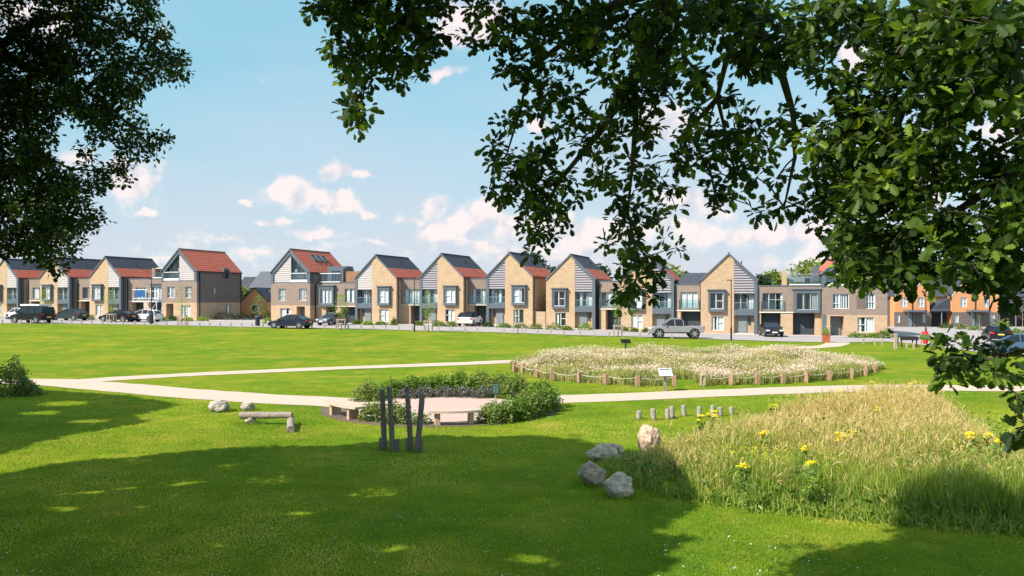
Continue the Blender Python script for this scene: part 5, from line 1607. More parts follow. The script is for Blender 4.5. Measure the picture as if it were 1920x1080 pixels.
for o_ in [o for o in C.objects if o.name.split('.')[0] in ('rock', 'log_stump', 'timber_post', 'rope_post', 'log_beam') and o.parent is None]:
    big = .45 if o_.name.startswith('rock') else .12
    n_ = 260 if big > .2 else 60
    a_ = rng.uniform(0, 6.283, n_); r_ = big * rng.uniform(.6, 1.35, n_)
    tuft.append(np.column_stack([o_.location.x + np.cos(a_) * r_, o_.location.y + np.sin(a_) * r_ * .75]))
tuft = np.concatenate(tuft)
gs += blade_groups(tuft, rng.uniform(.06, .15, len(tuft)), .014, lean=.5, tone=rng.uniform(0, .5, len(tuft)), seg=1)[0]
tag(fast_mesh('short_grass', gs, ['lawn_blade']), 'short mown grass of the lawn near the camera', 'grass', kind='stuff')
n = 5000
Y = 11 + rng.uniform(0, 1, n) ** 1.4 * 17; X = rng.uniform(-.68, .68, n) * Y
ok = ~in_poly(X, Y, MEADOW) & (vnoise(X, Y, 1.8, 41) * .6 + vnoise(X, Y, .5, 42) * .5 > .55) & ~(((X - PC.x) / 4.4) ** 2 + ((Y - PC.y) / 4.5) ** 2 < 1)
c = np.column_stack([X, Y, rng.uniform(.04, .07, n)])[ok]
tag(fast_mesh('clover_flowers', leaf_group(c, .029, 'diamond', 1.0) , ['clover_petal']), 'tiny white clover flowers scattered over the near lawn', 'clover', kind='stuff')
# ------------------------------------------------------------------ shrubs and hedges
def shrub(name, label, x, y, w_, d, h_, n, leaf, size, z=None, shape='diamond', rz=0, stems=True, up=.3, group=None, cat='shrub', base=.0):
    z = gzf(x, y) if z is None else z
    e = thing(name, label, cat, (x, y, z), rz, group)
    u = rng.normal(size=(n, 3)); u /= np.linalg.norm(u, axis=1)[:, None]
    u[:, 2] = np.abs(u[:, 2]); r_ = rng.uniform(.45, 1, n) ** .5
    lump = 1 + .22 * np.sin(u[:, 0] * 5 + x) * np.cos(u[:, 1] * 4 + y) + rng.normal(0, .06, n)
    c = u * r_[:, None] * lump[:, None] * (w_ / 2, d / 2, h_ - base) + (0, 0, base)
    fast_mesh('foliage', leaf_group(c, size, shape, up), [leaf], e)
    if stems:
        m = MB()
        for k in range(5):
            a = random.uniform(0, 6.28); m.tube([(0, 0, -.05), (math.cos(a) * w_ * .28, math.sin(a) * d * .28, h_ * .7)], [.02, .008], 4)
        m.build('stem', 'sapling_bark', e)
    return e


def shrub_px(name, label, px, py, wpx, hpx, leaf, n=350, size=None, dep=.8, **k):
    g = G(px, py); s = F / g.y
    return shrub(name, label, g.x, g.y + wpx / s * dep * .3, wpx / s, wpx / s * dep, hpx / s, n, leaf, size or max(.09, 2.0 / s), **k)


# planting round the seating circle
for k, (a0, rad, hh_, leaf, n, lb) in enumerate([
        (98, 3.75, .85, 'hedge_leaf', 2200, 'leafy green shrub at the back of the seating circle, left of centre'),
        (84, 3.8, .95, 'hedge_leaf', 2200, 'leafy green shrub at the back centre of the seating circle'),
        (113, 3.75, .80, 'hedge_leaf', 2000, 'leafy green shrub at the back left of the seating circle'),
        (70, 3.8, 1.02, 'mixed_leaf', 2200, 'tall mottled shrub at the back of the circle, right of centre'),
        (55, 3.75, .98, 'mixed_leaf', 2200, 'mottled shrub at the back right of the seating circle'),
        (42, 3.7, .95, 'mixed_leaf', 2000, 'mottled green shrub right of the green sign'),
        (127, 3.75, .72, 'hedge_leaf', 1600, 'small leafy shrub at the far left of the back hedge'),
        (147, 3.6, .75, 'mixed_leaf', 1600, 'spiky shrub just behind the left curved bench')]):
    a = R(a0); shrub('hedge_shrub', lb, PC.x + math.cos(a) * rad, PC.y + math.sin(a) * rad * 1.05, 1.35, 1.1, hh_, n, leaf, .10, z=0, shape='simple', up=.5)
for k, a0 in enumerate((62, 78, 93, 108, 122)):
    a = R(a0); shrub('lavender_clump', ['first', 'second', 'third', 'fourth', 'fifth'][k] + ' grey lavender clump from the right along the inner back rim of the circle', PC.x + math.cos(a) * 3.0, PC.y + math.sin(a) * 3.15, .95, .6, .45, 700, 'lavender_leaf', .09, z=0, up=.0)
for k, (a0, rad, hh_, leaf, lb) in enumerate([
        (2, 3.75, 1.0, 'hedge_leaf', 'tall green shrub at the right end of the circle, beside the path'), (-14, 3.7, .9, 'hedge_leaf', 'green shrub at the right rim, next below the tallest one'),
        (-30, 3.75, .78, 'mixed_leaf', 'mottled shrub at the lower right rim of the circle'), (-45, 3.85, .7, 'hedge_leaf', 'green shrub behind the pole of the green sign'), (-57, 3.9, .62, 'mixed_leaf', 'low shrub touching the right end of the front bench')]):
    a = R(a0); shrub('hedge_shrub', lb, PC.x + math.cos(a) * rad, PC.y + math.sin(a) * rad * 1.02, 1.3, 1.15, hh_, 1900, leaf, .10, z=0, shape='simple', up=.5)
shrub('lavender_clump', 'purple-grey lavender clump behind the right end of the front bench', PC.x + 1.75, PC.y - 1.9, .7, .5, .4, 400, 'lavender_leaf', .08, z=0)
shrub('flowering_shrub', 'low yellow flowered shrub inside the right rim of the circle', PC.x + 2.9, PC.y - 1.3, .9, .5, .5, 400, 'bright_leaf', .07, z=0)
for k, (x, y, hh_, lb) in enumerate([(-4.55, 26.3, .62, 'mottled low shrub next to the left bench, behind the first tall posts'), (-3.75, 25.75, .68, 'mottled low shrub between the pairs of tall posts'), (-3.05, 25.6, .4, 'small sparse shrub left of the front bench')]):
    shrub('hedge_shrub', lb, x, y, 1.0, .8, hh_, 1100 if k < 2 else 300, 'mixed_leaf', .10, z=0, shape='simple')

# shrub at the left edge
shrub_px('shrub', 'tall bronze green shrub at the left photo edge beside the path', 8, 744, 80, 66, 'mixed_leaf', 2600, .11, shape='simple')
shrub_px('shrub', 'low sprawling shrub at the foot of the tall shrub at left', 45, 743, 55, 26, 'mixed_leaf', 1200, .10, shape='simple')

# front garden planting along the terrace: px, base row, width, height, leaf, label
FG = [(148, 599, 14, 8, 'bright_leaf', 'low bright shrub right of the dark green sedan'), (165, 600, 22, 9, 'hedge_leaf', 'low hedge at the foot of the gable left of the scaffold'),
      (302, 602, 20, 10, 'bright_leaf', 'bright shrub right of the white hatchback'), (323, 602, 18, 9, 'hedge_leaf', 'green shrub by the entrance of the dark-sided tall house'),
      (350, 602.5, 22, 7, 'bright_leaf', 'low shrub under the ground window of the dark-sided tall house'), (378, 602.5, 24, 8, 'bright_leaf', 'low shrub at the corner of the dark-sided tall house'),
      (418, 600, 46, 16, 'dark_leaf', 'big dark green shrub against the long dark side wall'), (452, 600, 34, 13, 'dark_leaf', 'dark green shrub at the far end of the long dark side wall'),
      (478, 599, 26, 13, 'dark_leaf', 'dark shrub before the small orange garage'), (503, 600, 18, 18, 'dark_leaf', 'dark shrub against the left corner of the skylight house'), (500, 607, 16, 10, 'bright_leaf', 'bright low shrub at the left corner of the skylight house'),
      (668, 609, 16, 9, 'hedge_leaf', 'shrub at the entrance of the first full gable'), (688, 610, 22, 8, 'bright_leaf', 'bright low shrub before the first full gable'), (714, 610, 24, 7, 'hedge_leaf', 'low shrub under the ground window of the first full gable'),
      (738, 610.5, 12, 14, 'hedge_leaf', 'upright shrub at the right corner of the first full gable'), (786, 611, 18, 9, 'mixed_leaf', 'low shrub right of the second street lamp'),
      (822, 612.5, 26, 11, 'hedge_leaf', 'clipped hedge left of the white SUV, left half'), (846, 613, 26, 11, 'hedge_leaf', 'clipped hedge touching the white SUV, right half'),
      (915, 613.5, 20, 9, 'dark_leaf', 'row of small clipped balls right of the white SUV'), (945, 615, 30, 9, 'hedge_leaf', 'hedge below the plain side-walled gable, left part'), (975, 616, 30, 10, 'hedge_leaf', 'hedge below the plain side-walled gable, right part'),
      (1005, 617.5, 28, 10, 'mixed_leaf', 'hedge below the low yard wall'), (1042, 619, 38, 13, 'hedge_leaf', 'hedge before the gabled house right of the gap'), (1064, 620, 20, 8, 'hedge_leaf', 'low end of the hedge right of the gap'),
      (1098, 619.5, 28, 15, 'bright_leaf', 'round bright yellow-green shrub by a grey front door'), (1172, 622, 14, 9, 'mixed_leaf', 'small shrub right of the staked sapling'), (1190, 623, 16, 8, 'mixed_leaf', 'red flowered shrub under the white-curtained window'),
      (1212, 624, 14, 8, 'mixed_leaf', 'small shrub left of the pickup bonnet'), (1553, 628, 22, 18, 'bright_leaf', 'bright bushy shrub at the corner behind the rust planter'), (1610, 634, 36, 10, 'hedge_leaf', 'low hedge under the ground window of the patterned brick house'),
      (1638, 634, 22, 9, 'bright_leaf', 'low bright shrub right of the patterned brick house window'), (1660, 635, 26, 16, 'hedge_leaf', 'green shrub at the right corner of the patterned brick house'), (1668, 628, 18, 12, 'dark_leaf', 'dark shrub behind the corner of the patterned brick house'),
      (1690, 611, 44, 8, 'dark_leaf', 'clipped dark hedge before the nearest orange house'), (1722, 613, 28, 9, 'dark_leaf', 'clipped dark hedge right of the slim tree'), (1778, 616, 28, 9, 'dark_leaf', 'round dark shrub before the white car roof'),
      (1806, 618, 22, 10, 'mixed_leaf', 'pale shrub before the second orange house porch'), (1832, 620, 26, 9, 'mixed_leaf', 'brownish low shrub left of the black hatchback'), (1886, 624, 44, 24, 'bright_leaf', 'big yellow-green bush right of the second orange house'),
      (1912, 628, 26, 12, 'hedge_leaf', 'green shrub at the right photo edge by the road')]
for px, py, wp, hp, lf, lb in FG:
    shrub_px('shrub', lb, px, py, wp, hp, lf, n=420, size=.22)
shrub('grass_tuft', 'tufted green grass growing in the rust planter', G(1549, 642.5).x, G(1549, 642.5).y, .62, .6, .55, 220, 'bright_leaf', .16, z=gzf(28, 73) + .78, group=None, stems=True)


# ------------------------------------------------------------------ young staked trees
def sapling(px, py, hpx, wpx, label, frame=True, leaf='bright_leaf', n=500, clear=.35, thin=False):
    g = G(px, py); s = F / g.y; H_ = hpx / s; W_ = wpx / s
    e = thing('young_tree', label, 'tree', g)
    m = MB(); m.tube([(0, 0, -.1), (.03, 0, H_ * .4), (-.02, .02, H_ * .95)], [.05, .035, .01], 6)
    for k in range(8):
        a = k * 2.4; z = H_ * (clear + (1 - clear) * k / 9); l = W_ * .45 * (1 - k / 12)
        m.tube([(0, 0, z), (math.cos(a) * l * .6, math.sin(a) * l * .6, z + l * .6)], [.018, .006], 4)
    m.build('trunk', 'sapling_bark', e)
    t = rng.uniform(0, 1, n); z = H_ * (clear + (1 - clear) * t); rad = W_ / 2 * np.sin(np.pi * np.clip(t * .85 + .12, 0, 1)) ** .7
    a = rng.uniform(0, 2 * np.pi, n); rr = rad * rng.uniform(.1, 1, n) ** .6 * (1 + .35 * np.sin(a * 3 + t * 9))
    c = np.column_stack([np.cos(a) * rr, np.sin(a) * rr, z])
    fast_mesh('crown', leaf_group(c, .15 if not thin else .11, 'diamond', .2), [leaf], e)
    if frame:
        f = thing('tree_guard', 'pale timber guard frame around the ' + label.split(',')[0], 'tree guard', g)
        for sx in (-.4, .4):
            for sy in (-.3, .3): m = MB(); m.box(sx - .04, sx + .04, sy - .04, sy + .04, -.1, 1.15); m.build('stake', 'post_wood', f)
        for sy in (-.345, .31): m = MB(); m.box(-.48, .48, sy, sy + .035, 1.0, 1.12); m.build('cross_bar', 'post_wood', f)


sapling(84, 605, 62, 20, 'sapling between the black people carrier and the green sedan, yellow-green', n=420)
sapling(209, 606, 62, 30, 'sapling before the black sedan left of the scaffold, yellow-green', n=420)
sapling(341, 610, 72, 30, 'sapling before the tall dark-sided house, sparse and yellow', n=330)
sapling(486, 610, 56, 36, 'sapling at the side street mouth, twisted green', frame=False, leaf='hedge_leaf', n=420)
sapling(640, 618, 66, 34, 'sapling before the wide terrace wing, bushy green', n=600)
sapling(803, 622, 76, 26, 'sapling beside the second street lamp, slim green', n=420)
sapling(971, 626, 60, 12, 'sapling before the plain side-walled gable, nearly bare', n=60, thin=True, leaf='hedge_leaf')
sapling(1159, 631, 84, 26, 'sapling under the hanging oak branch, pale green', n=480)
sapling(1706, 608, 52, 34, 'slender tree before the nearest orange house, feathery green', frame=False, leaf='hedge_leaf', n=900)
sapling(1760, 612, 58, 22, 'slender tree before the dark carport, pointed green', frame=False, leaf='bright_leaf', n=800)
sapling(1917, 618, 50, 34, 'purple-leaved small tree at the right photo edge', frame=False, leaf='purple_leaf', n=500)
sapling(1836, 624, 36, 22, 'bare grey small tree before the second orange house', frame=False, leaf='mixed_leaf', n=50, thin=True)


# ------------------------------------------------------------------ trees beyond the houses
def far_tree(label, px, pyt, wpx, y, leaf='far_leaf', n=2600, pyb=None):
    x = (px - 960) / F * y; z0 = gzf(x, y); top = P(px, pyt - 5, y).z; W_ = wpx * 1.35 / F * y; H_ = top - z0
    e = thing('broadleaf_tree', label, 'tree', (x, y, z0))
    m = MB(); m.tube([(0, 0, -.2), (0, 0, H_ * .4), (0, 0, H_ * .75)], [.4, .28, .1], 8)
    for k in range(6):
        a = k * 1.05; m.tube([(0, 0, H_ * .35), (math.cos(a) * W_ * .3, math.sin(a) * W_ * .3, H_ * .7)], [.15, .04], 5)
    m.build('trunk', 'bark', e)
    cs = []
    for k in range(14):
        a = rng.uniform(0, 6.28); rr = W_ * .34 * rng.uniform(.2, 1); zc = H_ * rng.uniform(.42, .86); r_ = W_ * rng.uniform(.13, .22)
        rr *= 1 - max(0, (zc / H_ - .62)) * 1.6
        u = rng.normal(size=(n // 14, 3)); u /= np.linalg.norm(u, axis=1)[:, None]
        rz_ = min(r_, H_ * .97 - zc)
        cs.append(u * rng.uniform(.6, 1.05, (n // 14, 1)) * (r_, r_, rz_) + (math.cos(a) * rr, math.sin(a) * rr, zc))
    fast_mesh('crown', leaf_group(np.concatenate(cs), .0052 * y, 'diamond', .3), [leaf], e)


far_tree('feathery green tree between the rightmost gable and the chimney wall', 1446, 508, 50, 158, 'far_leaf', 1800)
far_tree('light green round tree above the slate link roof behind the pickup', 1266, 495, 66, 150, 'far_leaf', 2400)
far_tree('round mid green tree right of the rightmost buff gable', 1428, 503, 44, 150, 'far_dark_leaf', 2000)
far_tree('light green tree behind the wide garage wing, left of the chimney wall', 1462, 500, 62, 165, 'far_leaf', 2600)
far_tree('bushy light green tree behind the glass railed terrace', 1516, 489, 90, 150, 'far_leaf', 3200)
far_tree('tall green tree behind the patterned brick house', 1600, 486, 90, 165, 'far_leaf', 2400)
far_tree('dark tree behind the gap between the gabled houses', 1000, 470, 62, 135, 'far_dark_leaf', 2400)
far_tree('dark low tree just left of the gable right of the gap', 1040, 497, 40, 140, 'far_dark_leaf', 1200)
far_tree('dark tree far beyond the hanging oak branch', 1120, 494, 60, 150, 'far_dark_leaf', 1600)
for k, (px, pt, wd, lb) in enumerate([(1680, 500, 90, 'dark tree behind the nearest orange roof'), (1740, 492, 90, 'dark tree behind the slate roof left of the second orange gable'), (1800, 498, 80, 'mid green tree directly behind the second orange gable'),
                                      (1855, 494, 90, 'dark tree behind the right half of the second orange house'), (1915, 480, 100, 'tall green tree at the right photo edge beyond the roofs'), (1980, 485, 100, 'dark tree beyond the frame edge at right')]):
    far_tree(lb, px, pt, wd, 148 + k % 2 * 10, 'far_dark_leaf' if k % 2 == 0 else 'far_leaf', 2200)
far_tree('pale green small tree showing in the side street gap', 459, 540, 22, 134, 'far_leaf', 700)

# ------------------------------------------------------------------ the two oaks that frame the view
LD = np.array(ld)
HX, HY = -ld.x / ld.z, -ld.y / ld.z          # shift of a shadow per metre of height


def seen(p):
    """distance outside the frame in photo pixels (negative inside)"""
    y = np.maximum(p[:, 1], .01)
    px = 960 + p[:, 0] / y * F; py = HZ - (p[:, 2] - CH) / y * F
    out = np.maximum.reduce([-px, px - 1920, -py])
    return np.where(p[:, 1] < .3, 999, out)


def ell(blobs, dens, jit):
    """twig centres from ellipses given in photo pixels with a distance"""
    out = []
    for cx, cy, rx, ry, y, dd in blobs:
        area = math.pi * rx * ry * (y / F) ** 2
        n = max(1, int(area * dens * dd))
        a = rng.uniform(0, 6.283, n); r_ = np.sqrt(rng.uniform(0, 1, n))
        yy = y + rng.normal(0, jit, n)
        px = cx + np.cos(a) * r_ * rx; py = cy + np.sin(a) * r_ * ry
        out.append(np.column_stack([(px - 960) / F * yy, yy, CH + (HZ - py) / F * yy]))
    return np.concatenate(out)


def oak(label, trunk, limbs, twigs, hidden, leaf, leafn, hid_leaf, spread=.15, leafmat='oak_leaf'):
    e = thing('oak_tree', label, 'tree', (trunk[0][0], trunk[0][1], 0))
    O = Vector((trunk[0][0], trunk[0][1], 0))
    m = MB(); m.tube([Vector(p[:3]) - O for p in trunk], [p[3] for p in trunk], 16)
    m.build('trunk', 'bark', e, smooth=True)
    m = MB(); nodes = []
    for L_ in limbs:
        pts = resample([Vector(p[:3]) for p in L_], .45)
        n = len(pts); r0, r1 = L_[0][3], L_[-1][3]
        for k in range(1, n - 1): pts[k] += Vector((random.gauss(0, .035), random.gauss(0, .035), random.gauss(0, .035)))
        m.tube([p - O for p in pts], [r0 + (r1 - r0) * k / (n - 1) for k in range(n)], 8)
        nodes += [tuple(p) for p in pts]
    nodes = np.array(nodes)
    # twigs reach each cluster from the nearest limb point
    allc = twigs
    dn = np.min(np.linalg.norm(allc[:, None, :] - nodes[None, ::2, :], axis=2), axis=1)
    order = np.argsort(dn); pool = np.zeros((len(nodes) + len(allc), 3)); prad = np.zeros(len(pool)); k0 = len(nodes)
    pool[:k0] = nodes; prad[:k0] = .012
    for ci in order:
        c = allc[ci]; d = np.linalg.norm(pool[:k0] - c, axis=1); j = int(np.argmin(d))
        a = Vector(pool[j]); b = Vector(c); ln = (b - a).length
        mid = a.lerp(b, .5) + Vector((random.gauss(0, .12), random.gauss(0, .12), random.gauss(.04, .08))) * ln
        r1_ = max(.0028, prad[j] * .8)
        if ln < 1.6: m.tube([a - O, mid - O, b - O], [prad[j] * .9, (prad[j] + r1_) / 2 * .85, r1_ * .8], 3, caps=False)
        pool[k0] = c; prad[k0] = r1_; k0 += 1
    m.build('branches', 'bark', e, smooth=True)
    # leaves in rosettes round each twig end
    n = leafn; K = len(twigs)
    off = rng.normal(size=(K, n, 3)); off /= np.linalg.norm(off, axis=2)[..., None]
    rad = rng.uniform(.01, spread, (K, n, 1))
    c = (twigs[:, None, :] + off * rad).reshape(-1, 3)
    aim = off.reshape(-1, 3) + (0, 0, -.15)
    tone = np.clip(np.repeat(rng.uniform(0, .7, K), n) + rng.uniform(-.1, .35, K * n), 0, 1)
    gs = leaf_group(c - np.array(O), leaf, 'oak', .5, tone=tone, aim=aim)
    if len(hidden):
        gs += leaf_group(hidden - np.array(O), hid_leaf, 'oak', .8, mat=0)
    fast_mesh('crown', gs, [leafmat], e)
    print('oak', K * n, len(hidden))


def L(*pp):
    """limb: (photo x, photo y, distance, radius) or a world point marked by 'w'"""
    out = []
    for p in pp:
        if p[0] == 'w': out.append((p[1], p[2], p[3], p[4]))
        else:
            q = P(p[0], p[1], p[2]); out.append((q.x, q.y, q.z, p[3]))
    return out


# shade regions on the ground, as seen in the photo; canopy parts above the frame are grown where they shade them
def gpoly(pts): return [tuple(G(x, y)[:2]) for x, y in pts]


SH = [gpoly([(-300, 930), (0, 892), (120, 868), (210, 862), (330, 850), (420, 842), (520, 838), (640, 838), (730, 828), (800, 818), (880, 822), (1000, 818), (1080, 828), (1130, 842), (1200, 850), (1260, 868), (1290, 900), (1305, 935), (1290, 960), (1240, 985), (1285, 1010), (1230, 1040), (1265, 1060), (1210, 1085), (1200, 1180), (800, 1300), (200, 1300), (-400, 1250)]),
      gpoly([(-350, 740), (0, 728), (90, 733), (230, 742), (335, 760), (300, 768), (240, 782), (280, 790), (200, 803), (130, 815), (60, 832), (0, 853), (-350, 870)]),
      gpoly([(1625, 915), (1680, 885), (1780, 868), (1880, 900), (1960, 905), (2150, 930), (2150, 1010), (1920, 1008), (1800, 1000), (1660, 1000), (1590, 985), (1640, 950)]),
      gpoly([(1500, 1060), (1560, 1035), (1640, 1022), (1760, 1012), (1920, 1018), (2100, 1020), (2100, 1200), (1560, 1200)])]
SH[2] = [(x * .8, y * .8) for x, y in SH[2]]
SH_H = [(6.5, 13.5), (7.5, 12.5), (8, 15), (6.5, 12)]
lit = []
for cx, cy, rx, ry in ((210, 912, 60, 7), (130, 925, 60, 5), (60, 920, 30, 5), (345, 905, 40, 6), (420, 875, 22, 5), (520, 900, 60, 8), (700, 925, 60, 6), (412, 1027, 24, 8), (250, 955, 40, 5), (120, 955, 40, 4), (760, 1030, 30, 6), (560, 965, 30, 5), (1000, 1050, 50, 6), (80, 775, 40, 4), (120, 757, 50, 4), (170, 790, 40, 3), (1640, 1045, 22, 5), (1250, 1000, 30, 6), (900, 900, 18, 4)):
    g = G(cx, cy); a = G(cx + rx, cy); b = G(cx, cy - ry); lit.append((g.x, g.y, abs(a.x - g.x) * 1.25, max(.35, abs(b.y - g.y) * 1.7)))


def canopy_over(poly, hr, dens, z=0.0):
    q = pts_in(poly, dens)
    keep = np.ones(len(q), bool)
    for x, y, rx, ry in lit: keep &= (((q[:, 0] - x) / rx) ** 2 + ((q[:, 1] - y) / ry) ** 2) > rng.uniform(.5, 1.1, len(q))
    keep &= (vnoise(q[:, 0], q[:, 1], .8, 51) + rng.uniform(0, .4, len(q))) > .30
    q = q[keep]
    hgt = rng.uniform(hr[0], hr[1], len(q))
    res = []
    for t in range(8):
        p = np.column_stack([q[:, 0] - HX * (hgt - z), q[:, 1] - HY * (hgt - z), hgt])
        ok = (seen(p) > 60) & (np.linalg.norm(p - (0, 0, CH), axis=1) > 1.8) & (p[:, 2] > 3.2)
        res.append(p[ok]); q = q[~ok]; hgt = rng.uniform(hr[0], hr[1] + 1.5, len(q))
    return np.concatenate(res)


hid = np.concatenate([canopy_over(SH[0], SH_H[0], 300), canopy_over(SH[1], SH_H[1], 260), canopy_over(SH[2], SH_H[2], 330, .8), canopy_over(SH[3], SH_H[3], 260)])
isL = hid[:, 0] < -7
hidL, hidR = hid[isL], hid[~isL]

LB = [(60, 30, 110, 60, 15, .8), (200, 30, 80, 50, 15.5, .75), (275, 40, 45, 60, 16, .7), (300, 115, 42, 34, 16, .9), (330, 125, 22, 26, 16, .9), (160, 110, 90, 50, 15, 1.1), (60, 140, 90, 70, 15, 1.3), (240, 150, 50, 34, 15.5, .9), (200, 190, 60, 36, 15.5, 1.1),
      (40, 240, 60, 80, 15, 1.2), (150, 200, 60, 30, 15, .8), (235, 240, 50, 28, 15.5, .9), (290, 262, 36, 12, 16, .9), (255, 285, 34, 22, 15.5, .8), (180, 270, 30, 30, 15, .4), (215, 325, 34, 24, 15.5, .8), (160, 335, 50, 30, 15, .7),
      (50, 340, 75, 60, 14.5, 1.3), (110, 390, 60, 50, 14.5, 1.2), (165, 410, 32, 22, 15, .9), (60, 430, 70, 50, 14.5, 1.2), (130, 445, 28, 22, 15, .9), (100, 480, 40, 24, 14.5, .8), (105, 510, 22, 10, 14.5, .7), (10, 460, 30, 20, 14.5, .6), (-90, 150, 90, 170, 14.5, 1.0), (-90, 380, 90, 120, 14.5, 1.0)]
twL = ell(LB, 78, .7)
oak('big oak whose dark crown fills the upper left corner', [(-17, 12.5, -.3, .62), (-17, 12.5, .4, .5), (-16.9, 12.5, 2.5, .42), (-16.6, 12.6, 5.5, .36), (-16.3, 12.6, 9, .2)],
    [L(('w', -16.8, 12.5, 4.2, .22), (-200, 320, 14.5, .14), (60, 330, 14.6, .05), (130, 400, 14.6, .02)), L(('w', -16.6, 12.6, 5.6, .22), (-200, 60, 14.6, .16), (60, 130, 15, .09), (160, 170, 15.2, .06), (280, 270, 15.8, .015)),
     L((-50, 110, 14.9, .1), (110, 30, 15.2, .06), (240, 60, 15.8, .035), (330, 125, 16, .012)), L((60, 130, 15, .06), (50, 250, 14.8, .04), (130, 310, 15, .03), (225, 325, 15.4, .01)), L((-80, 330, 14.6, .06), (40, 430, 14.5, .04), (100, 500, 14.5, .012)),
     L(('w', -16.4, 12.6, 8, .2), (-300, -250, 14, .12), (-100, -200, 14, .08), (100, -100, 15, .04)), L((160, 170, 15.2, .05), (200, 130, 15.4, .03), (250, 165, 15.6, .012)),
     L(('w', -16.6, 12.6, 5.8, .16), ('w', -13, 9, 9.5, .08), ('w', -8, 7, 11, .03))],
    twL, hidL, .088, 17, .27, .16)

